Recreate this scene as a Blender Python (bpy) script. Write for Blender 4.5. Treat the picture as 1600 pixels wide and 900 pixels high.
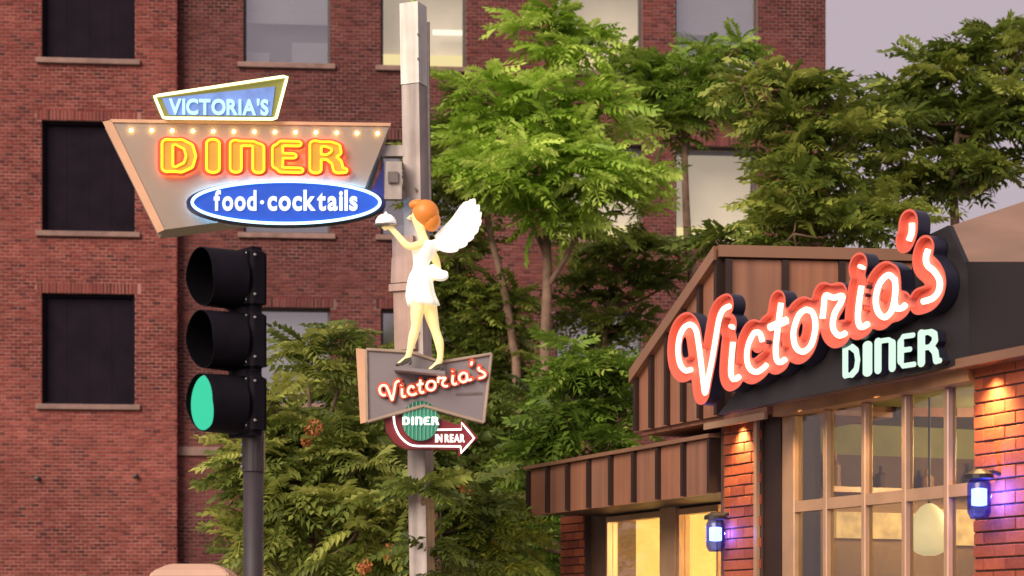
import bpy, bmesh, math, random
import numpy as np
from mathutils import Vector, Matrix
R = math.radians
random.seed(7); rng = np.random.default_rng(7)
for o in list(bpy.data.objects): bpy.data.objects.remove(o)
scene = bpy.context.scene
# ------------------------------------------------------------------ camera, sky, sun, exposure
F, CX, HY, CH = 3200.0, 800.0, 976.0, 1.6          # focal length / axis / horizon in photo pixels, eye height
cd = bpy.data.cameras.new('camera'); cam = bpy.data.objects.new('camera', cd)
scene.collection.objects.link(cam); scene.camera = cam
cam.location = (0, 0, CH); cam.rotation_euler = (R(90), 0, 0)
cd.sensor_width = 36; cd.lens = 36 * F / 1600; cd.shift_y = (HY - 450) / 1600; cd.clip_end = 3000; cd.clip_start = .1
cd.dof.use_dof = True; cd.dof.focus_distance = 15.2; cd.dof.aperture_fstop = 3.2

SUN_EL, SUN_AZ = 30, 212                            # light from behind the camera, to the left
w = bpy.data.worlds.new('World'); scene.world = w; w.use_nodes = True
nt = w.node_tree; nt.nodes.clear()
wo = nt.nodes.new('ShaderNodeOutputWorld'); bg = nt.nodes.new('ShaderNodeBackground')
sky = nt.nodes.new('ShaderNodeTexSky'); sky.sky_type = 'NISHITA'; sky.sun_disc = False
sky.sun_elevation = R(6); sky.sun_rotation = R(SUN_AZ); sky.dust_density = 3
mx = nt.nodes.new('ShaderNodeMix'); mx.data_type = 'RGBA'; mx.inputs[0].default_value = .93
mx.inputs[7].default_value = (4.9, 4.02, 4.5, 1)   # even lilac haze of dusk over the clear-sky model
nt.links.new(sky.outputs[0], mx.inputs[6]); nt.links.new(mx.outputs[2], bg.inputs[0])
bg.inputs[1].default_value = .1; nt.links.new(bg.outputs[0], wo.inputs[0])
sl = bpy.data.lights.new('sun', 'SUN'); sl.energy = 4.2; sl.angle = R(40); sl.color = (1, .85, .7)
sun = bpy.data.objects.new('sun', sl); scene.collection.objects.link(sun)
az = R(SUN_AZ); el = R(SUN_EL)
tosun = Vector((math.sin(az) * math.cos(el), math.cos(az) * math.cos(el), math.sin(el)))
sun.rotation_euler = tosun.to_track_quat('Z', 'Y').to_euler(); sun.location = (-6, -6, 12)
scene.view_settings.view_transform = 'Standard'; scene.view_settings.look = 'None'
scene.view_settings.exposure = .16; scene.view_settings.gamma = 1

# ------------------------------------------------------------------ helpers
C = scene.collection
def link(o): C.objects.link(o); return o
def wl(o):
    v = Vector((0, 0, 0))
    while o is not None: v = v + o.location; o = o.parent
    return v
def tag(o, label=None, cat=None, group=None, kind=None):
    if label: o['label'] = label
    if cat: o['category'] = cat
    if group: o['group'] = group
    if kind: o['kind'] = kind
    return o
def thing(name, loc, label, cat, group=None):
    o = link(bpy.data.objects.new(name, None)); o.location = loc; o.empty_display_size = .1
    return tag(o, label, cat, group)
def mesh_obj(name, verts, faces, mat, parent=None, smooth=False, loc=None):
    """verts in world space; the object sits at parent's origin (or loc when top-level)"""
    me = bpy.data.meshes.new(name)
    off = wl(parent) if parent else Vector(loc or (0, 0, 0))
    me.from_pydata([tuple(Vector(v) - off) for v in verts], [], faces); me.update()
    if smooth:
        for p in me.polygons: p.use_smooth = True
    if mat: me.materials.append(mat)
    o = link(bpy.data.objects.new(name, me))
    if parent: o.parent = parent
    else: o.location = off
    return o
class MB:
    def __init__(s): s.v = []; s.f = []
    def add(s, v, f):
        b = len(s.v); s.v += [tuple(p) for p in v]; s.f += [tuple(b + i for i in q) for q in f]; return s
    def hexa(s, p): return s.add(p, [(3,2,1,0),(4,5,6,7),(0,1,5,4),(1,2,6,5),(2,3,7,6),(3,0,4,7)])
    def box(s, x0, x1, y0, y1, z0, z1):
        return s.hexa([(x0,y0,z0),(x1,y0,z0),(x1,y1,z0),(x0,y1,z0),(x0,y0,z1),(x1,y0,z1),(x1,y1,z1),(x0,y1,z1)])
    def prism(s, a, b):                       # two matching outlines
        n = len(a); return s.add(list(a) + list(b), [tuple(range(n))[::-1], tuple(range(n, 2*n))] + [(i, (i+1)%n, n+(i+1)%n, n+i) for i in range(n)])
    def tube(s, path, r, k=8, closed=False):
        P = [Vector(p) for p in path]; n = len(P)
        if not hasattr(r, '__len__'): r = [r] * n
        rings = []; prev = None
        for i in range(n):
            if closed: t = P[(i+1) % n] - P[i-1]
            else: t = P[min(i+1, n-1)] - P[max(i-1, 0)]
            if t.length < 1e-9: t = Vector((0, 0, 1))
            t.normalize()
            if prev is None:
                ref = Vector((0, 1, 0)) if abs(t.y) < .8 else Vector((1, 0, 0)); a = t.cross(ref).normalized()
            else: a = (prev - t * prev.dot(t)).normalized()
            prev = a; b = t.cross(a)
            rings.append([P[i] + (a * math.cos(2*math.pi*j/k) + b * math.sin(2*math.pi*j/k)) * r[i] for j in range(k)])
        v = [p for q in rings for p in q]; f = []
        for i in range(n if closed else n - 1):
            i2 = (i + 1) % n
            for j in range(k): f.append((i*k+j, i*k+(j+1)%k, i2*k+(j+1)%k, i2*k+j))
        if not closed: f += [tuple(range(k))[::-1], tuple(range((n-1)*k, n*k))]
        return s.add(v, f)
    def ball(s, c, r, seg=10, rings=6, sc=(1,1,1)):
        v = [(c[0], c[1], c[2]-r*sc[2])]; f = []
        for i in range(1, rings):
            a = -math.pi/2 + math.pi*i/rings
            for j in range(seg):
                b = 2*math.pi*j/seg; v.append((c[0]+r*sc[0]*math.cos(a)*math.cos(b), c[1]+r*sc[1]*math.cos(a)*math.sin(b), c[2]+r*sc[2]*math.sin(a)))
        v.append((c[0], c[1], c[2]+r*sc[2]))
        for j in range(seg): f.append((0, 1+(j+1)%seg, 1+j))
        for i in range(rings-2):
            for j in range(seg): f.append((1+i*seg+j, 1+i*seg+(j+1)%seg, 1+(i+1)*seg+(j+1)%seg, 1+(i+1)*seg+j))
        T = len(v)-1; b0 = 1+(rings-2)*seg
        for j in range(seg): f.append((T, b0+j, b0+(j+1)%seg))
        return s.add(v, f)
    def obj(s, name, mat, parent=None, smooth=False, loc=None): return mesh_obj(name, s.v, s.f, mat, parent, smooth, loc)
def bevel(o, w=.01, seg=2):
    bm = bmesh.new(); bm.from_mesh(o.data); bmesh.ops.remove_doubles(bm, verts=bm.verts, dist=1e-5)
    bmesh.ops.bevel(bm, geom=list(bm.edges), offset=w, segments=seg, affect='EDGES', clamp_overlap=True); bm.to_mesh(o.data); bm.free(); return o
def P(x, y, Y): return Vector(((x - CX) / F * Y, Y, CH + (HY - y) / F * Y))   # photo pixel at depth Y
def spline(pts, n=6, closed=False):
    pts = [np.array(p, float) for p in pts]; out = []; m = len(pts)
    for i in range(m if closed else m - 1):
        if closed: a, b, c, d = pts[i-1], pts[i], pts[(i+1) % m], pts[(i+2) % m]
        else: a, b, c, d = pts[max(i-1, 0)], pts[i], pts[i+1], pts[min(i+2, m-1)]
        for t in np.linspace(0, 1, n, endpoint=False):
            out.append(.5*((2*b)+(c-a)*t+(2*a-5*b+4*c-d)*t*t+(3*b-a-3*c+d)*t**3))
    if not closed: out.append(pts[-1])
    return out
class Plane:
    """upright plane: o on the ground plan, u to the right in the picture, n outward"""
    def __init__(s, x, Y, u):
        s.o = np.array([(x - CX) / F * Y, Y]); s.u = np.array(u) / np.hypot(*u); s.n = np.array([s.u[1], -s.u[0]])
        if s.n[1] > 0: s.n = -s.n
    def pt(s, a, z, k=0.): q = s.o + s.u * a + s.n * k; return Vector((q[0], q[1], z))
    def px(s, x, y, k=0.):                    # pixel -> (a, z) on the plane lifted by k
        o = s.o + s.n * k; r = (x - CX) / F     # o.x + u.x a = r (o.y + u.y a)
        a = (r * o[1] - o[0]) / (s.u[0] - r * s.u[1]); Y = o[1] + s.u[1] * a
        return a, CH + (HY - y) / F * Y
    def P(s, x, y, k=0., dk=0.): a, z = s.px(x, y, k); return s.pt(a, z, k + dk)
    def box(s, mb, a0, a1, z0, z1, k0, k1):
        return mb.hexa([s.pt(a0,z0,k1), s.pt(a1,z0,k1), s.pt(a1,z0,k0), s.pt(a0,z0,k0), s.pt(a0,z1,k1), s.pt(a1,z1,k1), s.pt(a1,z1,k0), s.pt(a0,z1,k0)])

# ------------------------------------------------------------------ materials
def mat(name, col, rough=.6, metal=0., var=.15, scale=6., bump=0., bscale=40., emit=None, es=0., spec=.5, coords='Object', rnd=0., streak=0.):
    m = bpy.data.materials.new(name); m.use_nodes = True; N = m.node_tree.nodes; L = m.node_tree.links
    b = N['Principled BSDF']; b.inputs['Roughness'].default_value = rough; b.inputs['Metallic'].default_value = metal
    b.inputs['Specular IOR Level'].default_value = spec
    tc = N.new('ShaderNodeTexCoord'); ge = N.new('ShaderNodeNewGeometry')
    src = ge.outputs['Position']
    col_out = None
    if var > 0:
        no = N.new('ShaderNodeTexNoise'); no.inputs['Scale'].default_value = scale; no.inputs['Detail'].default_value = 6
        L.new(src, no.inputs['Vector'])
        mr = N.new('ShaderNodeMapRange'); mr.inputs[1].default_value = .3; mr.inputs[2].default_value = .7
        mr.inputs[3].default_value = 1 - var; mr.inputs[4].default_value = 1 + var; L.new(no.outputs[0], mr.inputs[0])
        fac = mr.outputs[0]
        if streak:
            mp = N.new('ShaderNodeMapping'); mp.inputs['Scale'].default_value = (14, 14, .7); L.new(src, mp.inputs[0])
            n2 = N.new('ShaderNodeTexNoise'); n2.inputs['Scale'].default_value = 1; n2.inputs['Detail'].default_value = 4; L.new(mp.outputs[0], n2.inputs['Vector'])
            m2 = N.new('ShaderNodeMapRange'); m2.inputs[1].default_value = .35; m2.inputs[2].default_value = .65
            m2.inputs[3].default_value = 1 - streak; m2.inputs[4].default_value = 1 + streak*.5; L.new(n2.outputs[0], m2.inputs[0])
            mm = N.new('ShaderNodeMath'); mm.operation = 'MULTIPLY'; L.new(fac, mm.inputs[0]); L.new(m2.outputs[0], mm.inputs[1]); fac = mm.outputs[0]
        vm = N.new('ShaderNodeVectorMath'); vm.operation = 'SCALE'; vm.inputs[0].default_value = col[:3]
        L.new(fac, vm.inputs['Scale']); L.new(vm.outputs[0], b.inputs['Base Color'])
    else: b.inputs['Base Color'].default_value = (*col[:3], 1)
    if bump:
        nb = N.new('ShaderNodeTexNoise'); nb.inputs['Scale'].default_value = bscale; nb.inputs['Detail'].default_value = 4; L.new(src, nb.inputs['Vector'])
        bp = N.new('ShaderNodeBump'); bp.inputs['Strength'].default_value = bump; bp.inputs['Distance'].default_value = .01
        L.new(nb.outputs[0], bp.inputs['Height']); L.new(bp.outputs[0], b.inputs['Normal'])
    if emit: b.inputs['Emission Color'].default_value = (*emit, 1); b.inputs['Emission Strength'].default_value = es
    return m
def brick_mat(name, ramp, stain, stain_scale=.5, rough=.85):
    m = bpy.data.materials.new(name); m.use_nodes = True; N = m.node_tree.nodes; L = m.node_tree.links
    b = N['Principled BSDF']; b.inputs['Roughness'].default_value = rough; b.inputs['Specular IOR Level'].default_value = .25
    g = N.new('ShaderNodeNewGeometry'); oi = N.new('ShaderNodeObjectInfo')
    ad = N.new('ShaderNodeMath'); ad.operation = 'ADD'; L.new(g.outputs['Random Per Island'], ad.inputs[0]); L.new(oi.outputs['Random'], ad.inputs[1])
    fr = N.new('ShaderNodeMath'); fr.operation = 'FRACT'; L.new(ad.outputs[0], fr.inputs[0])
    cr = N.new('ShaderNodeValToRGB'); L.new(fr.outputs[0], cr.inputs[0]); e = cr.color_ramp.elements
    e[0].position = 0; e[0].color = (*ramp[0], 1); e[1].position = 1; e[1].color = (*ramp[-1], 1)
    for i, c in enumerate(ramp[1:-1]): q = e.new((i+1)/(len(ramp)-1)); q.color = (*c, 1)
    no = N.new('ShaderNodeTexNoise'); no.inputs['Scale'].default_value = stain_scale; no.inputs['Detail'].default_value = 7; no.inputs['Roughness'].default_value = .62
    L.new(g.outputs['Position'], no.inputs['Vector'])
    mr = N.new('ShaderNodeMapRange'); mr.inputs[1].default_value = .36; mr.inputs[2].default_value = .68; L.new(no.outputs[0], mr.inputs[0])
    mi = N.new('ShaderNodeMix'); mi.data_type = 'RGBA'; mi.blend_type = 'MULTIPLY'; mi.inputs[7].default_value = (*stain, 1)
    L.new(mr.outputs[0], mi.inputs[0]); L.new(cr.outputs[0], mi.inputs[6])
    n2 = N.new('ShaderNodeTexNoise'); n2.inputs['Scale'].default_value = 45; n2.inputs['Detail'].default_value = 3; L.new(g.outputs['Position'], n2.inputs['Vector'])
    m2 = N.new('ShaderNodeMapRange'); m2.inputs[3].default_value = .75; m2.inputs[4].default_value = 1.25; L.new(n2.outputs[0], m2.inputs[0])
    vm = N.new('ShaderNodeVectorMath'); vm.operation = 'SCALE'; L.new(mi.outputs[2], vm.inputs[0]); L.new(m2.outputs[0], vm.inputs['Scale'])
    L.new(vm.outputs[0], b.inputs['Base Color'])
    bp = N.new('ShaderNodeBump'); bp.inputs['Strength'].default_value = .4; bp.inputs['Distance'].default_value = .006
    L.new(n2.outputs[0], bp.inputs['Height']); L.new(bp.outputs[0], b.inputs['Normal'])
    return m
def glow(name, col, s):
    m = bpy.data.materials.new(name); m.use_nodes = True; N = m.node_tree.nodes; N.clear()
    e = N.new('ShaderNodeEmission'); e.inputs[0].default_value = (*col, 1); e.inputs[1].default_value = s
    o = N.new('ShaderNodeOutputMaterial'); m.node_tree.links.new(e.outputs[0], o.inputs[0]); return m
def glass_mat(name, tint=(1, 1, 1), refl=.12, rough=.03):
    m = bpy.data.materials.new(name); m.use_nodes = True; N = m.node_tree.nodes; L = m.node_tree.links; N.clear()
    t = N.new('ShaderNodeBsdfTransparent'); t.inputs[0].default_value = (*tint, 1)
    g = N.new('ShaderNodeBsdfGlossy'); g.inputs['Roughness'].default_value = rough
    lw = N.new('ShaderNodeLayerWeight'); pw = N.new('ShaderNodeMath'); pw.operation = 'POWER'; pw.inputs[1].default_value = 5; L.new(lw.outputs['Facing'], pw.inputs[0])
    ad = N.new('ShaderNodeMath'); ad.operation = 'MULTIPLY_ADD'; ad.inputs[1].default_value = .6; ad.inputs[2].default_value = refl; L.new(pw.outputs[0], ad.inputs[0])
    mi = N.new('ShaderNodeMixShader'); L.new(ad.outputs[0], mi.inputs[0]); L.new(t.outputs[0], mi.inputs[1]); L.new(g.outputs[0], mi.inputs[2])
    o = N.new('ShaderNodeOutputMaterial'); L.new(mi.outputs[0], o.inputs[0]); return m
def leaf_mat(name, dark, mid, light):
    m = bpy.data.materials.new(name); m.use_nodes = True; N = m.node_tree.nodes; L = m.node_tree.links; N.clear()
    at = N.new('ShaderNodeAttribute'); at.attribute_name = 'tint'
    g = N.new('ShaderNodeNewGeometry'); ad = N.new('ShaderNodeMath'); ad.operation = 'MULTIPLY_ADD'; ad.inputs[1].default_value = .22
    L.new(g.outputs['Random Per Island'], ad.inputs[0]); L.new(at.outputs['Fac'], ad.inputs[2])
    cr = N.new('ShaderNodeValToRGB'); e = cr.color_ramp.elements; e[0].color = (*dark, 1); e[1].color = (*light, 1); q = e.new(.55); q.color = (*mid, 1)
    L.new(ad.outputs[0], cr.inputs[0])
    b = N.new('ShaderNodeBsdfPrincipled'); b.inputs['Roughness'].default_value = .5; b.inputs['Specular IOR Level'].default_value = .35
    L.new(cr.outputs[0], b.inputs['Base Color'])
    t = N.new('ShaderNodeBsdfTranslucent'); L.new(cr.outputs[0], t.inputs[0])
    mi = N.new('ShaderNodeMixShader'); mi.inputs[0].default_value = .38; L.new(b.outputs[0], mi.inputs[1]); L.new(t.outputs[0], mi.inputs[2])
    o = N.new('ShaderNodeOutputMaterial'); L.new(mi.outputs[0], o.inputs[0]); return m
M = {}
M['asphalt'] = mat('asphalt', (.05,.05,.052), .9, var=.25, scale=1.5, bump=.4, bscale=90)
M['concrete'] = mat('concrete', (.32,.3,.28), .9, var=.2, scale=1.2, bump=.2)
M['earth'] = mat('earth', (.09,.075,.05), .95, var=.35, scale=1.5, bump=.6, bscale=14)
M['brick'] = brick_mat('brick_old', [(.15,.03,.027),(.28,.06,.048),(.20,.041,.034),(.32,.08,.064),(.235,.05,.043),(.105,.027,.027)], (.45,.38,.42), .3)
M['brick_r'] = brick_mat('brick_right_block', [(.105,.026,.024),(.185,.046,.039),(.135,.033,.029),(.21,.06,.05),(.16,.039,.035),(.075,.022,.022)], (.42,.36,.42), .3)  # darker brick colours for the right-hand block
M['mortar'] = mat('mortar', (.29,.15,.125), .95, var=.3, scale=1.6)
M['mortar_r'] = mat('mortar_right_block', (.18,.105,.095), .95, var=.35, scale=1.2)  # darker mortar for the right-hand block
M['brick_d'] = brick_mat('brick_diner', [(.30,.075,.036),(.42,.115,.05),(.35,.09,.04),(.22,.055,.03)], (.7,.6,.6), 1.2)
M['mortar_d'] = mat('mortar_diner', (.06,.035,.03), .95, var=.2, scale=3)
M['stone'] = mat('sill_stone', (.22,.135,.115), .85, var=.3, scale=3, bump=.3)
M['boards'] = mat('black_boards', (.012,.008,.014), .9, var=.2, scale=2.5, spec=.1)
M['frame_dark'] = mat('dark_frame', (.07,.055,.055), .5)
M['blind'] = mat('roller_blind', (.56,.53,.54), .8, var=.06, scale=2)
M['blind_grey'] = mat('grey_blind', (.2,.19,.215), .8, var=.15, scale=2)
M['room_pale'] = mat('pale_room', (.5,.45,.4), .8, var=.1, scale=2, emit=(.62,.52,.38), es=.55)
M['room_lit'] = glow('lit_room', (1,.82,.38), 1.0)
M['room_strip'] = glow('lit_tube', (1,.93,.75), 1.3)
M['glass'] = glass_mat('window_glass', (.86,.88,.9), .34, .08)
M['glass_lit'] = glass_mat('clear_window_glass', (.95,.95,.93), .08, .08)
M['glass_d'] = glass_mat('diner_glass', (.85,.84,.8), .1)
M['bronze'] = mat('bronze_metal', (.27,.115,.066), .5, .1, var=.12, scale=1.5, streak=.18)
M['bronze_b'] = mat('bronze_metal_b', (.24,.11,.068), .5, .1, var=.12, scale=1.5, streak=.22)
M['bronze_dark'] = mat('dark_batten', (.03,.015,.012), .5, .3, var=.1)
M['bronze_trim'] = mat('trim_metal', (.25,.13,.08), .4, .3, var=.12, scale=2)
M['black'] = mat('black_panel', (.016,.013,.015), .45, var=.2, scale=3)
M['charcoal'] = mat('charcoal_fascia', (.012,.008,.009), .6, .0, var=.25, scale=1.2)
M['roof_tan'] = mat('tan_roof', (.23,.135,.09), .7, var=.15, scale=2)
M['alu'] = mat('window_metal', (.42,.26,.16), .4, .3, var=.12, scale=4)
M['wood'] = mat('header_wood', (.34,.17,.075), .5, var=.2, scale=5)
M['cream'] = mat('cream_wall', (.8,.66,.38), .8, var=.06)
M['olive'] = mat('olive_wall', (.2,.19,.06), .8, var=.15)
M['brown_wall'] = mat('brown_wall', (.09,.045,.025), .7, var=.2)
M['tan_in'] = mat('tan_interior_wall', (.34,.2,.085), .7, var=.25, scale=1.5)
M['menu_lit'] = mat('lit_menu_board', (.6,.42,.2), .6, var=.5, scale=9, emit=(1,.62,.22), es=.5)
M['floor_in'] = mat('tile_floor', (.2,.13,.09), .4)
M['signal'] = mat('signal_housing', (.007,.0055,.010), .75, var=.25, scale=9, spec=.12)
M['signal_in'] = mat('visor_inside', (.004,.0035,.005), .95, var=0, spec=.05)
M['signal_pole'] = mat('signal_pole_paint', (.028,.02,.026), .6, .0, var=.2, scale=8)
M['bolt'] = mat('steel_bolt', (.4,.38,.38), .35, .7, var=0)
M['lens_green'] = glow('green_lens', (.055,.62,.36), 1.0)
M['lens_dark'] = mat('unlit_lens', (.02,.012,.012), .2, var=0)
M['steel'] = mat('painted_steel', (.34,.29,.27), .55, .1, var=.2, scale=5, streak=.3)
M['steel_pale'] = mat('pale_steel', (.62,.6,.55), .5, .1, var=.12, scale=6, streak=.2)
M['steel_dark'] = mat('grimy_steel', (.12,.1,.095), .6, .2, var=.3, scale=10)
M['jacket'] = mat('tan_post_jacket', (.36,.235,.19), .6, var=.15, scale=6, streak=.2)
M['cab2'] = mat('bowtie_face', (.2,.175,.19), .5, var=.06, scale=3)
M['cab'] = mat('sign_face', (.32,.25,.2), .38, .1, var=.05, scale=2)
M['cab_edge'] = mat('sign_edge', (.62,.36,.22), .45, .1, var=.1, scale=4)
M['navy'] = mat('navy_enamel', (.012,.014,.09), .35, var=.15)
M['navy_can'] = mat('navy_can', (.012,.012,.03), .4, var=.1)
M['olive_enamel'] = mat('olive_enamel', (.2,.21,.05), .4, var=.05)
M['blue_face'] = mat('lit_blue_face', (.012,.06,.36), .35, var=.2, scale=5, emit=(.006,.08,.6), es=.42)
M['blue_top'] = mat('blue_top_face', (.13,.22,.5), .4, var=.25, scale=8, emit=(.08,.17,.55), es=.4)
M['red_can'] = mat('red_channel', (.64,.125,.085), .4, var=.05)
M['red_base'] = mat('red_letter_base', (.55,.08,.035), .45, var=.05)
M['gold'] = mat('gold_letter_face', (.55,.32,.03), .45, var=.05)
M['maroon'] = mat('maroon_enamel', (.16,.014,.02), .4, var=.15)
M['green_rib'] = mat('green_ribbed', (.03,.2,.13), .4, var=.1, emit=(.02,.25,.16), es=.15)
M['n_white'] = glow('white_neon', (1,.9,.82), 2.2)
M['n_red'] = glow('warm_neon', (1,.66,.48), 3.0)
M['n_redsmall'] = glow('warm_neon_small', (1,.6,.42), 2.0)
M['n_yellow'] = glow('yellow_neon', (1,.47,.022), 2.6)
M['halo_red'] = glow('red_halo_helper', (1,.24,.05), 12)  # for unseen tubes added to throw a red glow on the sign panel
M['n_cyan'] = glow('cyan_neon', (.5,.85,1), 2.4)
M['halo_cyan'] = glow('cyan_halo_helper', (.25,.6,1), 20)  # for an unseen tube added to throw a blue glow on the sign panel
M['n_lemon'] = glow('lemon_neon', (1,.88,.42), 2.4)
M['n_text'] = glow('white_text_glow', (.62,.98,1), 1.1)
M['n_foodtext'] = glow('white_food_text', (1,1,.98), 1.15)
M['n_mint'] = glow('mint_letter', (.72,1,.78), 1.0)
M['bulb'] = glow('warm_bulb', (1,.62,.2), 26)
M['trunk'] = mat('bark', (.20,.125,.085), .9, var=.35, scale=7, bump=.7, bscale=30)
M['seed'] = mat('orange_seeds', (.42,.14,.045), .8, var=.3, scale=20)
M['kiosk'] = mat('tan_cabinet', (.5,.31,.22), .55, var=.08, scale=5)
M['kiosk_dark'] = mat('cabinet_plinth', (.1,.09,.08), .7)
M['skin'] = mat('glowing_skin_paint', (.82,.64,.3), .5, var=.03, emit=(1,.78,.32), es=.5)  # emission put into the figure's paints makes it look floodlit
M['dress'] = mat('glowing_white_paint', (.85,.82,.74), .5, var=.02, emit=(1,.9,.68), es=.46)
M['wing'] = mat('glowing_wing_paint', (.8,.76,.72), .5, var=.03, emit=(1,.9,.8), es=.3)
M['hair'] = mat('glowing_hair_paint', (.6,.19,.03), .45, var=.1, scale=20, emit=(.75,.25,.03), es=.22)  # hair glows too, part of the figure's painted-in floodlight
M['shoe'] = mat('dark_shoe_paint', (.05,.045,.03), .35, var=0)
M['dome'] = mat('glowing_dome_paint', (.85,.85,.84), .35, var=.02, emit=(1,.98,.95), es=.3)  # dome glows like the figure's other paints, no lamp inside
M['lamp_glass'] = glass_mat('blue_lamp_glass', (.3,.36,1), .05, .2)
M['lamp_core'] = glow('blue_lamp_core', (.55,.66,1), 5)
M['pendant'] = mat('pendant_shade', (.8,.7,.45), .4, var=.08, scale=9, emit=(1,.84,.42), es=.7)
M['downlight'] = glow('soffit_lamp', (1,.72,.36), 3)

# ------------------------------------------------------------------ stroke fields (letters)
def dist_poly(X, Y, pts):
    d = np.full(X.shape, 1e9)
    if len(pts) == 1: return np.hypot(X - pts[0][0], Y - pts[0][1])
    for (x0, y0), (x1, y1) in zip(pts[:-1], pts[1:]):
        dx, dy = x1 - x0, y1 - y0; l = dx*dx + dy*dy + 1e-12
        t = np.clip(((X - x0)*dx + (Y - y0)*dy) / l, 0, 1)
        d = np.minimum(d, np.hypot(X - x0 - t*dx, Y - y0 - t*dy))
    return d
def field(strokes, extra=0., cell=None, square=False):
    """strokes: [(points, radius)]; returns grid and f = min(dist - r) (<0 inside)"""
    rm = max(r for _, r in strokes) + extra
    a = np.array([p for s, _ in strokes for p in s]); lo = a.min(0) - rm - 3*cell; hi = a.max(0) + rm + 3*cell
    xs = np.arange(lo[0], hi[0], cell); ys = np.arange(lo[1], hi[1], cell)
    X, Y = np.meshgrid(xs, ys); f = np.full(X.shape, 1e9)
    for s, r in strokes: f = np.minimum(f, dist_poly(X, Y, s) - r)
    return xs, ys, f
def march(xs, ys, f, lev=0.):
    """filled region f<lev: (2D verts, faces, loops)"""
    V = []; idx = {}; faces = []; seg = {}
    g = f - lev; ins = g < 0
    def vert(key, p):
        if key not in idx: idx[key] = len(V); V.append(p)
        return idx[key]
    H, W = f.shape
    for j in range(H - 1):
        for i in range(W - 1):
            c = [(i, j), (i+1, j), (i+1, j+1), (i, j+1)]; s = [ins[q[1], q[0]] for q in c]
            if not any(s): continue
            poly = []; cut = []
            for k in range(4):
                a, b = c[k], c[(k+1) % 4]; ia, ib = s[k], s[(k+1) % 4]
                if ia: poly.append(vert(('p', *a), (xs[a[0]], ys[a[1]])))
                if ia != ib:
                    ga, gb = g[a[1], a[0]], g[b[1], b[0]]; t = min(max(ga / (ga - gb), .02), .98)
                    e = vert(('e', *min(a, b), *max(a, b)), (xs[a[0]] + t*(xs[b[0]]-xs[a[0]]), ys[a[1]] + t*(ys[b[1]]-ys[a[1]])))
                    poly.append(e); cut.append((len(poly)-1, ia))
            if len(poly) >= 3: faces.append(tuple(poly))
            for q, out in cut:                      # boundary runs from exit point to entry point
                if out: seg[poly[q]] = poly[(q+1) % len(poly)]
    loops = []; seen = set()
    for st in list(seg):
        if st in seen: continue
        l = []; k = st
        while k in seg and k not in seen: seen.add(k); l.append(k); k = seg[k]
        if len(l) > 3: loops.append(l)
    return V, faces, loops
def fill_faces(mb, mp, V, faces, k): mb.add([mp(p, k) for p in V], faces)
def walls(mb, mp, V, loops, k0, k1):
    for l in loops:
        n = len(l); mb.add([mp(V[i], k0) for i in l] + [mp(V[i], k1) for i in l], [(i, (i+1) % n, n+(i+1) % n, n+i) for i in range(n)])
def solid(mp, V, faces, loops, k0, k1):
    mb = MB(); fill_faces(mb, mp, V, faces, k1); fill_faces(mb, mp, V, [q[::-1] for q in faces], k0); walls(mb, mp, V, loops, k0, k1); return mb
S_, T_ = .125, .075
DECO = {
 'D': ([([(.12,.12),(.12,.88)],S_), ([(.12,.92),(.42,.92)],T_), ([(.12,.08),(.42,.08)],T_), ([(.42,.9),(.6,.78),(.66,.5),(.6,.22),(.42,.1)],.11)], .78),
 'I': ([([(.13,.1),(.13,.9)],.13)], .26),
 'N': ([([(.12,.1),(.12,.9)],S_), ([(.12,.92),(.5,.92),(.6,.85)],T_), ([(.62,.8),(.62,.1)],S_)], .74),
 'E': ([([(.13,.24),(.13,.76)],S_), ([(.13,.8),(.22,.92),(.62,.92)],T_), ([(.13,.2),(.22,.08),(.66,.08)],T_), ([(.13,.53),(.5,.53)],T_)], .7),
 'R': ([([(.12,.1),(.12,.9)],S_), ([(.12,.92),(.44,.92)],T_), ([(.44,.9),(.56,.84),(.58,.66),(.46,.52)],.1), ([(.12,.5),(.46,.5)],T_), ([(.44,.5),(.58,.34),(.62,.1)],.11), ([(.62,.08),(.74,.08)],T_)], .8)}
def text_mesh(body, k=1.0, bold=.0):
    """letters of the built-in font: list of (verts2D, faces) per glyph and its box, set on one line"""
    cu = bpy.data.curves.new('t', 'FONT'); cu.offset = bold; cu.resolution_u = 4; out = []
    ob = link(bpy.data.objects.new('t', cu)); x = 0
    for ch in body:
        if ch == ' ': x += .28; continue
        cu.body = ch; bpy.context.view_layer.update()
        me = bpy.data.meshes.new_from_object(ob.evaluated_get(bpy.context.evaluated_depsgraph_get()))
        v = np.array([p.co[:2] for p in me.vertices]); f = [tuple(q.vertices) for q in me.polygons]
        lo, hi = v[:, 0].min(), v[:, 0].max(); v[:, 0] += x - lo; x += (hi - lo) + .075*k
        out.append((ch, v, f)); bpy.data.meshes.remove(me)
    bpy.data.objects.remove(ob); bpy.data.curves.remove(cu); return out, x
def plate_text(body, box, mp, k0, k1, m, parent, name='letter', bold=.0, k=1.0, shear=0., cap=False):
    """body set into photo-pixel box (x0,x1,ytop,ybase); mp maps (pixel, k) to world"""
    gl, wd = text_mesh(body, k, bold); x0, x1, yt, yb = box; hi = max(v[:, 1].max() for _, v, _ in gl)
    for ch, v, f in gl:
        q = [(x0 + p[0]/wd*(x1-x0), yb - p[1]/hi*(yb-yt) + shear*(p[0]/wd)) for p in v]
        mb = MB(); mb.add([mp(p, k1) for p in q], f)
        ed = {}
        for fc in f:
            for a, b in zip(fc, fc[1:] + fc[:1]): ed[(a, b)] = 1
        for (a, b) in list(ed):
            if (b, a) not in ed: mb.add([mp(q[a], k1), mp(q[b], k1), mp(q[b], k0), mp(q[a], k0)], [(0,1,2,3)])
        mb.obj(name, m, parent)
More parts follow.
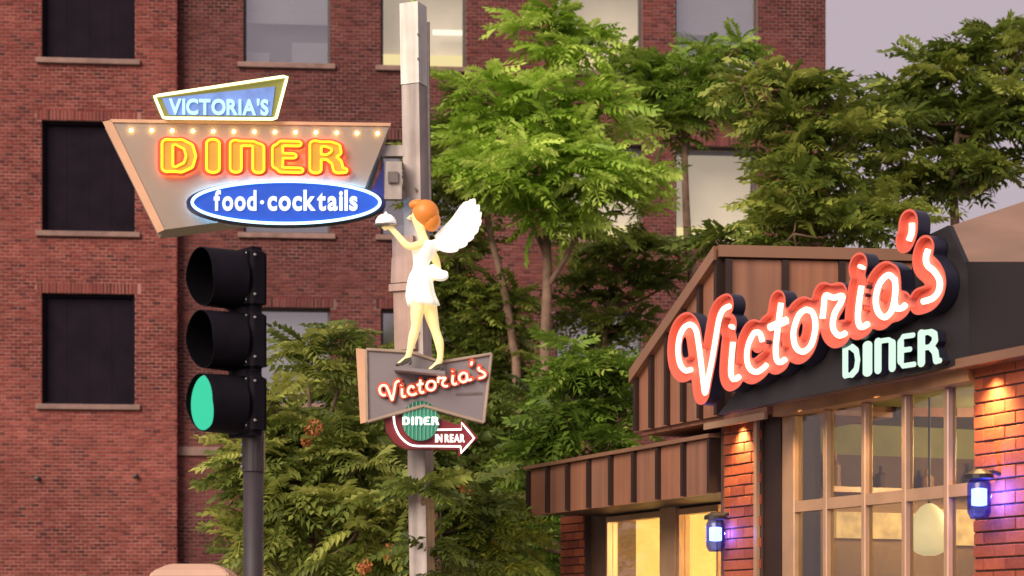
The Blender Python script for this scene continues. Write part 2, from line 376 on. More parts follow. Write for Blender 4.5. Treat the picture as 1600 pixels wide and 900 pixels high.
# ------------------------------------------------------------------ ground
mesh_obj('ground', [(-400,-60,-.16),(400,-60,-.16),(400,900,-.16),(-400,900,-.16)], [(0,1,2,3)], M['earth'])['kind'] = 'structure'
mesh_obj('road', [(-200,-12,-.12),(200,-12,-.12),(200,9.4,-.12),(-200,9.4,-.12)], [(0,1,2,3)], M['asphalt'])['kind'] = 'structure'
MB().box(-60, 60, 9.4, 9.58, -.2, 0).obj('kerb', M['concrete'], loc=(0, 9.4, 0))['kind'] = 'structure'
pv = MB(); pv.box(-60, 60, 9.58, 21.0, -.2, 0); pv.obj('pavement', M['concrete'], loc=(0, 9.58, 0))['kind'] = 'structure'

# ------------------------------------------------------------------ masonry
def spans(a0, a1, z0, z1, openings):
    """rectangles of wall left round the openings"""
    zs = sorted({z0, z1, *[min(max(o[i], z0), z1) for o in openings for i in (2, 3)]}); out = []
    for q0, q1 in zip(zs[:-1], zs[1:]):
        if q1 - q0 < 1e-4: continue
        zm = (q0 + q1) / 2; cuts = sorted((o[0], o[1]) for o in openings if o[2] < zm < o[3]); a = a0
        for c0, c1 in cuts:
            if c0 > a: out.append((a, min(c0, a1), q0, q1))
            a = max(a, c1)
        if a < a1: out.append((a, a1, q0, q1))
    return out
def brick_rects(a0, a1, z0, z1, openings, L=.148, H=.052, J=.021, lintels=True):
    out = []; lint = []
    if lintels: lint = [(o[0]-.1, o[1]+.1, o[3], o[3]+.215) for o in openings]
    blk = list(openings) + lint; row = 0; z = z0
    while z < z1 - .02:
        a = a0 - (row % 2) * (L + J) / 2; h1 = min(z + H, z1)
        while a < a1:
            s = [(max(a, a0), min(a + L, a1))]
            for o in blk:
                if o[2] < z + H*.5 < o[3]:
                    ns = []
                    for p, q in s:
                        if q <= o[0] or p >= o[1]: ns.append((p, q))
                        else:
                            if p < o[0] - .02: ns.append((p, o[0] - (J if o in lint else 0)))
                            if q > o[1] + .02: ns.append((o[1] + (J if o in lint else 0), q))
                    s = ns
            for p, q in s:
                if q - p > .03: out.append((p, q, z, h1))
            a += L + J
        z += H + J; row += 1
    for o in lint:                                   # soldier course over each opening
        a = o[0]
        while a + H < o[1] + .01: out.append((a, a + H, o[2] + .006, o[3])); a += H + J
    return out
def brick_stuff(pl, rects, k, proud=.012, j=.006):
    mb = MB()
    for p, q, z, h in rects:
        d = k + proud + random.uniform(-j, j)
        e = random.uniform(-.0015, .0015)
        v = [pl.pt(p, z+e, k), pl.pt(q, z+e, k), pl.pt(q, h+e, k), pl.pt(p, h+e, k), pl.pt(p, z+e, d), pl.pt(q, z+e, d), pl.pt(q, h+e, d), pl.pt(p, h+e, d)]
        mb.add(v, [(4,5,6,7),(0,1,5,4),(1,2,6,5),(2,3,7,6),(3,0,4,7)])
    return mb
def brick_pieces(pl, rects, k, m, parent, proud=.012, j=.004):
    """each brick an object; alike bricks share mesh data"""
    cache = {}; base = wl(parent); rz = math.atan2(pl.u[1], pl.u[0])
    for p, q, z, h in rects:
        key = (round(q-p, 2), round(h-z, 3)); L_, H_ = key
        if key not in cache:
            bm = bmesh.new(); bmesh.ops.create_cube(bm, size=1)
            for v in bm.verts: v.co = (v.co.x*L_, v.co.y*(.02), v.co.z*H_)
            bmesh.ops.bevel(bm, geom=[e for e in bm.edges if all(v.co.y < 0 for v in e.verts)], offset=.003, segments=1, affect='EDGES')
            me = bpy.data.meshes.new('brick'); bm.to_mesh(me); bm.free(); me.materials.append(m); cache[key] = me
        o = link(bpy.data.objects.new('brick', cache[key])); o.parent = parent
        o.location = pl.pt((p+q)/2, (z+h)/2, k + proud - .01 + random.uniform(-j, j)) - base; o.rotation_euler = (0, 0, rz)

# ------------------------------------------------------------------ old brick building across the lot
B = Plane(800, 43, (1, .09)); KL = .3
bld = thing('brick_building', B.pt(0, 0), 'tall old red brick building filling the left and centre background', 'building')
aL0 = B.px(-560, 0, KL)[0]; aC = B.px(276, 0, KL)[0]; aR = B.px(1290, 0)[0]; TOP = 17.5
sillL = B.px(135, 92, KL)[1]; sillR = B.px(450, 99)[1]; FL = 3.535
left_open = []; right_open = []
wl0, wl1 = B.px(65, 0, KL)[0], B.px(211, 0, KL)[0]
for dx in (0, -3.85):
    for r in range(3): left_open.append((wl0 + dx, wl1 + dx, sillL - FL*r, sillL - FL*r + 2.27))
cols = [(380,516),(595,728),(868,1004),(1055,1184)]
for r in range(3):
    for c in cols: right_open.append((B.px(c[0],0)[0], B.px(c[1],0)[0], sillR - FL*r, sillR - FL*r + (2.0 if r else 2.2)))
wallmb = MB()
for a0, a1, z0, z1 in spans(aL0, aC, 0, TOP, left_open): B.box(wallmb, a0, a1, z0, z1, -.4, KL)
wall_l = wallmb.obj('wall', M['mortar'], bld)
wallmb = MB()
for a0, a1, z0, z1 in spans(aC, aR, 0, TOP, right_open): B.box(wallmb, a0, a1, z0, z1, -.4, 0)
B.box(wallmb, aC, aR - .3, 0, TOP, -9.0, -8.7); B.box(wallmb, aR - .4, aR, 0, TOP, -9.0, -.4)
wall_r = wallmb.obj('wall', M['mortar_r'], bld)
rl = brick_rects(aL0, aC, 0, 16.2, left_open); rr = brick_rects(aC, aR, 0, 16.2, right_open)
ca, cz = B.px(150, 735, KL)
full = sorted([q for q in rl if abs(q[1]-q[0]-.148) < .002 and q[0] > B.px(2, 0, KL)[0]], key=lambda q: abs((q[0]+q[1])/2-ca)*.7 + abs(q[2]-cz))
near = set(full[:300])
brick_pieces(B, [q for q in rl if q in near], KL, M['brick'], wall_l)
tag(brick_stuff(B, [q for q in rl if q not in near], KL).obj('brick_courses', M['brick'], wall_l), kind='stuff')
tag(brick_stuff(B, rr, 0).obj('brick_courses', M['brick_r'], wall_r), kind='stuff')
RET = Plane(800, 43, (1, .09)); RET.o = B.o + B.u*aC + B.n*KL; RET.u = -B.n.copy(); RET.n = B.u.copy()
tag(brick_stuff(RET, brick_rects(0, KL, 0, 16.2, [], lintels=False), 0).obj('brick_courses', M['brick'], wall_l), kind='stuff')
def sill(o, k, par, ex=.11, h=.115):
    mb = MB(); B.box(mb, o[0]-ex, o[1]+ex, o[2]-h, o[2]-.004, k-.25, k+.09); return bevel(mb.obj('sill', M['stone'], par), .012, 1)
for i, o in enumerate(left_open):
    mb = MB(); n = 4; wdt = (o[1]-o[0]) / n
    fr = MB(); t = .06
    B.box(fr, o[0], o[0]+t, o[2], o[3], KL-.34, KL-.12); B.box(fr, o[1]-t, o[1], o[2], o[3], KL-.34, KL-.12)
    B.box(fr, o[0]+t, o[1]-t, o[3]-t, o[3], KL-.34, KL-.12); B.box(fr, o[0]+t, o[1]-t, o[2], o[2]+t, KL-.34, KL-.12)
    win = fr.obj('window', M['boards'], bld); win['label'] = 'window closed off with black boards'
    for q in range(n):
        m1 = MB(); B.box(m1, o[0]+t*.6+q*(wdt-t*.3)+.003, o[0]+t*.6+(q+1)*(wdt-t*.3)-.001, o[2]+t*.5, o[3]-t*.5, KL-.32, KL-.2+random.uniform(-.002,.002))
        m1.obj('board', M['boards'], win)
    sill(o, KL, win)
style = ['blind','lit','lit2','blind',  'grey','blind','lit2','lit2',  'pale','pale','blind','blind']
for i, o in enumerate(right_open):
    t = .055; fr = MB(); k0, k1 = -.3, -.17; zm = (o[2]+o[3])/2 + .05
    B.box(fr, o[0], o[0]+t, o[2], o[3], k0, k1); B.box(fr, o[1]-t, o[1], o[2], o[3], k0, k1)
    B.box(fr, o[0]+t, o[1]-t, o[3]-t, o[3], k0, k1); B.box(fr, o[0]+t, o[1]-t, o[2], o[2]+t, k0, k1)
    win = fr.obj('window', M['frame_dark'], bld); sill(o, 0, win)
    mr = MB(); B.box(mr, o[0]+t, o[1]-t, zm-.025, zm+.025, k0+.02, k1-.02)
    if style[i] in ('grey',): mr.obj('meeting_rail', M['frame_dark'], win)
    for z0, z1 in ((o[2]+t*.8, zm), (zm+.004, o[3]-t*.8)):
        m1 = MB(); B.box(m1, o[0]+t*.8, o[1]-t*.8, z0, z1, -.245, -.24); m1.obj('pane', M['glass_lit' if style[i].startswith('lit') else 'glass'], win)
    def inner(nm, m, f0, f1, g0, g1, k):
        m1 = MB(); B.box(m1, o[0]-.05+(o[1]-o[0]+.1)*f0, o[0]-.05+(o[1]-o[0]+.1)*f1, o[2]-.03+(o[3]-o[2]+.06)*g0, o[2]-.03+(o[3]-o[2]+.06)*g1, k-.02, k); m1.obj(nm, m, win)
    s = style[i]
    if s == 'blind':
        inner('blind', M['blind'], 0, 1, .42, 1, -.36); inner('room', M['blind_grey'], 0, 1, 0, 1, -.6)
        inner('blind', M['blind'], .02, .3, .0, .16, -.45); inner('blind', M['blind'], .55, .98, .0, .27, -.5)
    elif s == 'grey': inner('room', M['blind_grey'], 0, 1, 0, 1, -.5)
    elif s == 'pale': inner('blind', M['blind'], 0, 1, .0, 1, -.4)
    else:
        inner('room', M['room_pale'], 0, 1, 0, 1, -1.0); inner('lit_wall', M['room_lit'], 0, 1, -.1, .22, -.8)
        if s == 'lit': inner('ceiling_light', M['room_strip'], .62, .98, .4, .45, -.7); inner('ceiling_light', M['room_strip'], .02, .25, .0, .09, -.7)
m1 = MB(); a0, zb = B.px(277, 705); a1 = B.px(372, 705)[0]; B.box(m1, a0+.02, a1, zb-.09, zb+.09, -.02, .07); m1.obj('stone_band', M['stone'], bld)
for x, y in ((60,748),(213,744)):
    m1 = MB(); c = B.P(x, y, KL); m1.tube([c, c - Vector((0,.16,0)), c - Vector((0,.19,.03))], [.05,.045,.04], 10); m1.obj('tie_rod_end', M['steel_dark'], bld, True)
cm = MB(); B.box(cm, aL0, aC+.1, TOP, TOP+.4, -.4, KL+.25); B.box(cm, aC+.1, aR+.2, TOP, TOP+.4, -9.0, .25); cm.obj('cornice', M['stone'], bld)

# ------------------------------------------------------------------ the diner
D = Plane(1350, 13.4, (.3907, -.9205))
din = thing('diner_building', D.pt(0, 0), 'low brick diner with brown metal fascia and lit windows at the right', 'building')
ax = lambda x, k=0.: D.px(x, 0, k)[0]
SOF = 3.09                                             # soffit height over pier and window
def pier(a0, a1, z1, k=0., dep=.5, openings=()):
    mb = MB(); D.box(mb, a0, a1, 0, z1, k-dep, k); p = mb.obj('pier', M['mortar_d'], din)
    rc = brick_rects(a0, a1, 0, z1-.004, [], .195, .066, .011, False)
    hi_ = [q for q in rc if q[2] > 1.85]
    brick_pieces(D, hi_, k, M['brick_d'], p, .012, .003)
    tag(brick_stuff(D, [q for q in rc if q[2] <= 1.85], k, .012, .003).obj('brick_courses', M['brick_d'], p), kind='stuff')
    return p
pier(ax(1133), ax(1188), SOF)                          # by the tall window
pier(ax(1524), ax(1524) + .95, SOF + .06)
KW = -.6
pier(ax(877, KW), ax(914, KW), 2.62, KW, .3)
mb = MB(); D.box(mb, ax(914, KW)+.004, ax(947, KW), 0, 2.62, KW-.3, KW-.06); mb.obj('door_post', M['brown_wall'], din)
mb = MB(); D.box(mb, ax(1121, 0), ax(1133)-.004, 0, SOF, -.62, -.03); mb.obj('pier_return', M['brown_wall'], din)
mb = MB(); D.box(mb, ax(1188)+.004, ax(1216), 0, SOF, -.3, -.02); mb.obj('downpipe_casing', M['bronze_dark'], din)
mb = MB(); D.box(mb, ax(1183), ax(1188)-.002, 0, SOF-.01, .004, .03); mb.obj('edge_strip', M['alu'], din)
# tall window
zH, zR = 3.06, 2.42; a0, a1 = ax(1216)+.003, ax(1524)-.003
win = MB(); D.box(win, a0, a1, zH, zH+.12, -.1, .05); hd = win.obj('window', M['wood'], din); hd['label'] = 'tall grid window under the neon letters'
mls = [1234, 1284, 1344, 1407, 1473, 1521]
for i, x in enumerate(mls):
    m1 = MB(); c = ax(x); hw = .024 if 0 < i < 5 else .022
    D.box(m1, c-hw, c+hw, .5, zH-.003, -.085, -.02); bevel(m1.obj('mullion', M['alu'], hd), .006, 1)
m1 = MB(); D.box(m1, a0, ax(1234)-.024, .5, zH-.003, -.12, -.03); m1.obj('jamb', M['alu'], hd)
for i in range(5):
    c0, c1 = ax(mls[i])+.025, ax(mls[i+1])-.025
    for z in (zR, 1.45, .52): 
        m1 = MB(); D.box(m1, c0, c1, z-.038, z+.038, -.08, -.024); m1.obj('glazing_bar', M['alu'], hd)
    for z0, z1 in ((zR+.04, zH-.004), (1.49, zR-.04), (.56, 1.41)):
        m1 = MB(); D.box(m1, c0, c1, z0, z1, -.06, -.055); m1.obj('pane', M['glass_d'], hd)
m1 = MB(); D.box(m1, a0, a1, 0, .48, -.35, -.02); m1.obj('bulkhead', M['brown_wall'], din)
# room behind the tall window
aA, aB = ax(1121), ax(1524)+.95
m1 = MB(); D.box(m1, aA, aB, -.02, .03, -4.6, -.36); m1.obj('floor', M['floor_in'], din)
m1 = MB(); D.box(m1, aA, aB, 3.2, 3.28, -4.6, -.13); m1.obj('ceiling', M['olive'], din)
m1 = MB(); D.box(m1, aA, aB, 2.7, 3.2, -4.6, -4.5); m1.obj('back_wall', M['olive'], din)
m1 = MB(); D.box(m1, aA, aB, 2.15, 2.7, -4.6, -4.48); m1.obj('back_wall', M['brown_wall'], din)
m1 = MB(); D.box(m1, aA, aB, 0.03, 2.15, -4.6, -4.5); m1.obj('back_wall', M['cream'], din)
m1 = MB(); D.box(m1, aB-.1, aB, 0.03, 3.2, -4.5, -.55); m1.obj('side_wall', M['olive'], din)
for z0, z1, mm_ in ((.03,2.62,'tan_in'),(2.62,2.9,'brown_wall'),(2.9,3.2,'olive')):
    m1 = MB(); D.box(m1, aA-.1, aA, z0, z1, -4.5, -.7); m1.obj('side_wall', M[mm_], din)
m1 = MB(); D.box(m1, aA+.004, aA+.2, 2.6, 2.64, -4.4, -.8); m1.obj('shelf', M['alu'], din)
for q_ in range(7):
    m1 = MB(); kq = -.95 - q_*.42; c = D.pt(aA+.1, 0, kq); hh = random.uniform(.16,.3); m1.tube([(c.x,c.y,2.641),(c.x,c.y,2.641+hh*.6),(c.x,c.y,2.641+hh*.75),(c.x,c.y,2.641+hh)], [.05,.05,.018,.018], 10); m1.obj('bottle', M['brown_wall' if q_ % 2 else 'wood'], din)
for k0_, k1_, z0, z1, mm_ in ((-1.75,-1.0,2.26,2.46,'menu_lit'),(-2.75,-1.9,2.22,2.5,'menu_lit'),(-3.6,-2.95,2.24,2.46,'menu_lit')):
    m1 = MB(); D.box(m1, aA+.004, aA+.05, z0, z1, k0_, k1_); m1.obj('menu_lightbox', M[mm_], din)
for q_ in range(5):
    m1 = MB(); kq = -.95 - q_*.62; D.box(m1, aA+.6, aA+.68, .03, 1.15+.1*(q_ % 2), kq-.27, kq+.27); D.box(m1, aA+.684, aA+1.1, .03, .47, kq-.27, kq+.27); m1.obj('booth', M['brown_wall'], din)
for a, k in ((-1.2,-2.6),(.4,-2.2),(.2,-3.6)):
    m1 = MB(); D.box(m1, a-.45, a+.45, 0.03, .72, k-.03, k+.03); D.box(m1, a-.55, a+.55, .72, .76, k-.35, k+.35); m1.obj('table', M['wood'], din)
m1 = MB(); D.box(m1, -1.9, 1.1, 2.0, 2.05, -4.2, -3.95); m1.obj('shelf', M['alu'], din)
def pendant(x, y, k, r, label, hgt=None):
    c = D.P(x, y, k); t = thing('pendant_lamp', (c.x, c.y, c.z), label, 'lamp', 'pendant lamps in the diner')
    pr = spline([(0.15,1.3),(.45,1.1),(.8,.6),(1,0),(.95,-.5),(.7,-.95),(.3,-1.15)], 3)
    m1 = MB(); m1.tube([c + Vector((0,0,b*r)) for a_, b in pr], [a_*r for a_, b in pr], 24); m1.obj('lamp_shade', M['pendant'], t, True)
    m1 = MB(); m1.tube([c + Vector((0,0,1.25*r)), Vector((c.x, c.y, 3.2))], .008, 6); m1.obj('cord', M['black'], t)
pendant(1452, 830, -1.0, .15, 'large cream pendant lamp behind the right panes of the diner window')
pendant(1372, 812, -3.0, .15, 'small cream pendant lamp behind the middle panes of the diner window')
pendant(1318, 818, -3.2, .13, 'small cream pendant lamp behind the left panes of the diner window')
for q, (a, k, e) in enumerate(((-.6,-2.0,90),(1.0,-2.2,75))):
    l = bpy.data.lights.new('ceiling_lamp_light', 'POINT'); l.energy = e; l.color = (1,.74,.42); l.shadow_soft_size = .18
    lo = link(bpy.data.objects.new('ceiling_lamp_light', l)); lo.location = D.pt(a, 2.85, k) - wl(din); lo.parent = din
# left wing: wide windows under the canopy
wz = 2.565
for x0, x1 in ((949,1031),(1061,1119)):
    a0, a1 = ax(x0, KW), ax(x1, KW); m1 = MB()
    D.box(m1, a0-.03, a0, .4, wz, KW-.1, KW); D.box(m1, a1, a1+.03, .4, wz, KW-.1, KW); D.box(m1, a0, a1, wz-.05, wz, KW-.1, KW); D.box(m1, a0, a1, .4, .45, KW-.1, KW)
    wn = m1.obj('window', M['alu'], din); m1 = MB(); D.box(m1, a0, a1, .45, wz-.05, KW-.06, KW-.05); m1.obj('pane', M['glass_d'], wn)
m1 = MB(); D.box(m1, ax(1031,KW)+.034, ax(1061,KW)-.034, 0, 2.62, KW-.12, KW+.02); m1.obj('door_post', M['alu'], din)
m1 = MB(); D.box(m1, ax(947,KW)+.01, ax(1121), wz+.004, 2.8, KW-.25, KW-.02); m1.obj('lintel', M['bronze_dark'], din)
m1 = MB(); D.box(m1, ax(877,KW), ax(1121)-.004, 0, .38, KW-.3, KW-.02); m1.obj('bulkhead', M['brown_wall'], din)
aW0, aW1 = ax(877, KW), ax(1121) - .11
m1 = MB(); D.box(m1, aW0, aW1, 0, 2.9, KW-2.9, KW-2.8); m1.obj('back_wall', M['cream'], din)
m1 = MB(); D.box(m1, aW0, aW0+.1, 0, 2.9, KW-2.8, KW-.31); m1.obj('side_wall', M['cream'], din)
m1 = MB(); D.box(m1, aW1-.06, aW1, 0, 2.9, KW-2.8, KW-.31); m1.obj('side_wall', M['cream'], din)
m1 = MB(); D.box(m1, aW0, aW1, 2.86, 2.96, KW-2.9, KW-.26); m1.obj('ceiling', M['cream'], din)
m1 = MB(); D.box(m1, aW0, aW1, -.02, .03, KW-2.9, KW-.3); m1.obj('floor', M['floor_in'], din)
a, z = D.px(962, 831, KW-.25); m1 = MB(); D.box(m1, a-.13, a+.13, 0.03, z-.2, KW-.3, KW-.24); m1.obj('menu_board', M['olive'], din)
m1 = MB(); D.box(m1, a-.02, a+.13, z-.2, z, KW-.3, KW-.24); m1.obj('menu_board', M['brown_wall'], din)
l = bpy.data.lights.new('wing_lamp_light', 'POINT'); l.energy = 300; l.color = (1,.78,.42); l.shadow_soft_size = .2
lo = link(bpy.data.objects.new('wing_lamp_light', l)); lo.location = D.pt((aW0+aW1)/2+.6, 2.35, KW-1.3) - wl(din); lo.parent = din
# canopy of upright metal panels
def panels(edges, zb, zt, k, par, m, d=.03, bw=.03):
    """edges: positions along D; zb, zt: functions or values; panels between them with dark battens on the joints"""
    f0 = zb if callable(zb) else (lambda a: zb); f1 = zt if callable(zt) else (lambda a: zt)
    for i in range(len(edges)-1):
        e0, e1 = edges[i] + bw*.5, edges[i+1] - bw*.5
        m1 = MB().hexa([D.pt(e0,f0(e0),k+d), D.pt(e1,f0(e1),k+d), D.pt(e1,f0(e1),k), D.pt(e0,f0(e0),k), D.pt(e0,f1(e0),k+d), D.pt(e1,f1(e1),k+d), D.pt(e1,f1(e1),k), D.pt(e0,f1(e0),k)])
        m1.obj('panel', m[i % len(m)], par)
    for e in edges:
        e0, e1 = e - bw*.5 + .001, e + bw*.5 - .001
        m1 = MB().hexa([D.pt(e0,f0(e0)+.004,k+d+.035), D.pt(e1,f0(e1)+.004,k+d+.035), D.pt(e1,f0(e1)+.004,k), D.pt(e0,f0(e0)+.004,k), D.pt(e0,f1(e0)-.004,k+d+.035), D.pt(e1,f1(e1)-.004,k+d+.035), D.pt(e1,f1(e1)-.004,k), D.pt(e0,f1(e0)-.004,k)])
        m1.obj('batten', M['bronze_dark'], par)
c0, c1 = ax(832), ax(1121) - .004
m1 = MB(); D.box(m1, c0, c1, 2.585, 3.0, -.9, 0); cano = m1.obj('canopy', M['bronze_dark'], din)
panels(list(np.linspace(c0+.02, c1-.02, 9)), 2.575, 2.985, .002, cano, [M['bronze'], M['bronze_b']], .03, .04)
m1 = MB(); m1.hexa([D.pt(c0-.04,2.99,.075), D.pt(c1,2.99,.075), D.pt(c1,2.99,-.9), D.pt(c0-.04,2.99,-.9), D.pt(c0-.04,3.02,.075), D.pt(c1,3.02,.075), D.pt(c1,3.13,-.9), D.pt(c0-.04,3.13,-.9)]); m1.obj('cap', M['bronze_trim'], cano)
m1 = MB(); D.box(m1, ax(877,KW), c1, 2.96, 3.1, -3.6, -.905); m1.obj('roof', M['roof_tan'], din)
# raised block behind the neon letters
KU = .1; b0, b1 = ax(1000, KU), ax(1131, KU); zt0 = D.px(1000, 578, KU)[1]; zt1 = D.px(1131, 388, KU)[1]; zb_ = 3.135
topf = lambda a: zt0 + (zt1 - zt0) * (a - b0) / (b1 - b0)
ev = np.array([.9925, .122])                           # run of the block's front face
def off(v, t): return Vector((v.x + ev[0]*t, v.y + ev[1]*t, v.z))
prof = [D.pt(b0, zb_, KU), D.pt(b1, zb_, KU), D.pt(b1, zt1, KU), D.pt(b0, zt0, KU)]
blk = MB().prism([off(p, .0) for p in prof], [off(p, 2.6) for p in prof]).obj('raised_block', M['bronze_dark'], din)
panels(list(np.linspace(b0+.02, b1-.02, 6)), zb_-.01, lambda a: topf(a)-.01, KU+.002, blk, [M['bronze'], M['bronze_b']], .025, .045)
# rake cap and level cap
cw = .06
r0 = D.pt(b0-.03, topf(b0-.03)+.012, KU); r1 = D.pt(b1, zt1+.012, KU)
def capbar(p, q, nrm, wd, h):
    n = Vector((nrm[0], nrm[1], 0)); return MB().hexa([p+n*wd-Vector((0,0,h)), q+n*wd-Vector((0,0,h)), q-n*.05-Vector((0,0,h)), p-n*.05-Vector((0,0,h)), p+n*wd, q+n*wd, q-n*.05, p-n*.05])
capbar(r0, r1, D.n, .085, .1).obj('rake_cap', M['bronze_trim'], blk)
fn = np.array([ev[1], -ev[0]])
f0 = off(r1, -.05); capbar(f0 + Vector((0,0,.003)), off(r1, 2.62) + Vector((0,0,.003)), fn, .06, .085).obj('level_cap', M['bronze_trim'], blk)
fp = D.pt(b1, 0, KU)
for i in range(6):
    q0, q1 = .045 + i*.425, .045 + (i+1)*.425 - .045
    g = lambda t, z, d: Vector((fp.x + ev[0]*t + fn[0]*d, fp.y + ev[1]*t + fn[1]*d, z))
    MB().hexa([g(q0,zb_,.02), g(q1,zb_,.02), g(q1,zb_,.002), g(q0,zb_,.002), g(q0,zt1-.08,.02), g(q1,zt1-.08,.02), g(q1,zt1-.08,.002), g(q0,zt1-.08,.002)]).obj('panel', (M['bronze_b'], M['bronze'])[i % 2], blk)
    MB().hexa([g(q0-.044,zb_,.05), g(q0-.001,zb_,.05), g(q0-.001,zb_,.002), g(q0-.044,zb_,.002), g(q0-.044,zt1-.084,.05), g(q0-.001,zt1-.084,.05), g(q0-.001,zt1-.084,.002), g(q0-.044,zt1-.084,.002)]).obj('batten', M['bronze_dark'], blk)
m1 = MB(); D.box(m1, b0+.01, ax(1216), 3.095, 3.131, -.95, KU-.01); m1.obj('soffit_board', M['bronze'], blk)
# soffit, dark fascia over the window, tan roof
m1 = MB(); D.box(m1, b0, ax(1524)+1.0, 3.195, 3.215, -.5, KU-.004); m1.obj('soffit', M['bronze_trim'], din)
m1 = MB(); D.box(m1, ax(1120), ax(1216), 3.045, 3.092, .086, KU+.012); m1.obj('soffit_trim', M['alu'], din)
fx = [(1196,636),(1640,545),(1640,409),(1430,409),(1400,470),(1300,520),(1196,575)]
fa = [D.px(x, y, .12) for x, y in fx]
fa[0] = (fa[0][0], 3.19); fa[1] = (fa[1][0], 3.19)
MB().prism([D.pt(a, z, .12) for a, z in fa], [D.pt(a, z, -.25) for a, z in fa]).obj('fascia', M['charcoal'], din)
m1 = MB(); D.box(m1, ax(1196,.12), ax(1640,.12), 3.13, 3.186, .0, .14); m1.obj('fascia_trim', M['bronze_trim'], din)
e0, e1, g0, g1 = P(1462, 409, 12.75), P(1800, 409, 12.75), P(1476, 356, 13.9), P(1800, 248, 16.0)
MB().prism([e0, e1, g1, g0], [e0+Vector((.1,1.2,-.06)), e1+Vector((0,1.2,-.06)), g1+Vector((0,.6,-.25)), g0+Vector((.1,.6,-.25))]).obj('roof', M['roof_tan'], din)
m1 = MB(); D.box(m1, aA, aB, 3.3, 3.6, -4.6, -.55); m1.obj('roof_deck', M['roof_tan'], din)
# recessed soffit downlights washing the brick piers
def downlight(a, k, z, e):
    c = D.pt(a, z, k); m1 = MB(); m1.tube([c + Vector((0,0,.04)), c + Vector((0,0,.02))], .022, 14); dl = m1.obj('soffit_downlight', M['downlight'], din)
    l = bpy.data.lights.new('downlight_beam', 'SPOT'); l.energy = e; l.color = (1,.6,.24); l.spot_size = R(110); l.spot_blend = .8; l.shadow_soft_size = .04
    lo = link(bpy.data.objects.new('downlight_beam', l)); lo.location = c - Vector((0,0,.04)) - wl(din); lo.parent = dl
downlight(ax(1163), .06, 3.075, 65); downlight(ax(1560), .1, 3.125, 90); downlight(ax(1380), .11, 3.125, 30); downlight(ax(1260), .11, 3.125, 26)
# lanterns with blue glass
def lantern(x, y, k, label, e):
    c = D.P(x, y, k); t = thing('wall_lantern', tuple(c), label, 'lantern', 'blue wall lanterns on the diner')
    MB().tube([c+Vector((0,0,.1)), c+Vector((0,0,.07)), c+Vector((0,0,-.09)), c+Vector((0,0,-.13))], [.055,.07,.07,.05], 14).obj('glass', M['lamp_glass'], t, True)
    MB().tube([c+Vector((0,0,.05)), c+Vector((0,0,.045)), c+Vector((0,0,-.05)), c+Vector((0,0,-.055))], [.02,.046,.046,.02], 12).obj('bulb', M['lamp_core'], t, True)
    MB().tube([c+Vector((0,0,.16)), c+Vector((0,0,.13)), c+Vector((0,0,.105))], [.03,.085,.085], 14).obj('cap', M['black'], t)
    b = Vector((*(-D.n), 0)); MB().tube([c+Vector((0,0,.13)), c+b*.09+Vector((0,0,.15)), c+b*(k+.06)+Vector((0,0,.12))], .014, 8).obj('bracket', M['black'], t)
    l = bpy.data.lights.new('lantern_light', 'POINT'); l.energy = e; l.color = (.16,.22,1); l.shadow_soft_size = .06
    lo = link(bpy.data.objects.new('lantern_light', l)); lo.location = Vector((.062,.0,0)); l.shadow_soft_size = .012; lo.parent = t
lantern(1118, 834, .12, 'blue glass wall lantern on the pier beside the cream windows', 5)
lantern(1530, 776, .16, 'blue glass wall lantern on the brick pier at the right edge', 15)

# ------------------------------------------------------------------ neon script over the diner window
SG = Plane(1475, 12.15, (.552, -.834))
def zc(pts, ox, oy, s): return [(ox + x/s, oy + y/s) for x, y in pts]
z2 = lambda p: zc(p, 1040, 440, 4.5); z3 = lambda p: zc(p, 1160, 420, 4.5); z4 = lambda p: zc(p, 1300, 330, 4.5)
SCRIPT = [
 ('V', [z2([(180,618),(138,625),(102,580),(88,490),(98,390),(132,322),(178,302),(215,345),(232,440),(248,560),(262,680),(278,785),(298,690),(328,540),(354,385),(378,255),(408,195),(450,172)])]),
 ('i', [z2([(472,312),(466,325)]), z2([(474,425),(462,560),(460,650),(480,688),(518,668)])]),
 ('c', [z3([(140,508),(122,455),(85,450),(46,520),(30,610),(45,690),(90,726),(138,706),(170,675)])]),
 ('t', [z3([(272,240),(258,340),(245,450),(234,560),(240,635),(264,658),(302,636)]), z3([(195,412),(310,362)])]),
 ('o', [z3([(448,285),(400,320),(368,400),(358,470),(375,550),(425,584),(480,540),(508,450),(512,370),(490,305),(448,285)])]),
 ('r', [z3([(562,350),(572,270),(584,188),(640,204),(702,190),(688,245),(650,310),(635,390),(648,442),(684,470),(725,452)])]),
 ('i', [z4([(212,385),(206,400)]), z4([(208,525),(190,640),(182,755),(202,815),(254,792)])]),
 ('a', [z4([(438,480),(395,448),(335,508),(308,610),(320,700),(365,746),(412,712),(436,640),(446,545),(440,470)]), z4([(438,620),(452,680),(488,682),(518,658)])]),
 ('apostrophe', [z4([(562,85),(560,150),(540,205)])]),
 ('s', [z4([(676,268),(660,330),(672,382),(720,425),(756,490),(750,560),(708,612),(638,636)])])]
KT = -.032
neon = thing('neon_script_sign', SG.pt(-1.2, 3.3), 'orange script neon letters rising over the diner window', 'neon sign')
sgmap = lambda p, k: SG.pt(p[0], p[1], k)
LS = []
for nm, st in SCRIPT:
    LS.append([[SG.px(x, y, KT) for x, y in (spline(q, 5) if len(q) > 2 else q)] for q in st])
RB, DC, DB = .07, -.05, -.105
xs, ys, fu = field([(q, RB) for S in LS for q in S], .04, .012)
X_, Y_ = np.meshgrid(xs, ys)
fi = [np.min([dist_poly(X_, Y_, q) for q in S], axis=0) - RB for S in LS]
V1, fc1, lp1 = march(xs, ys, fu, 0); V2, fc2, lp2 = march(xs, ys, fu, .012)
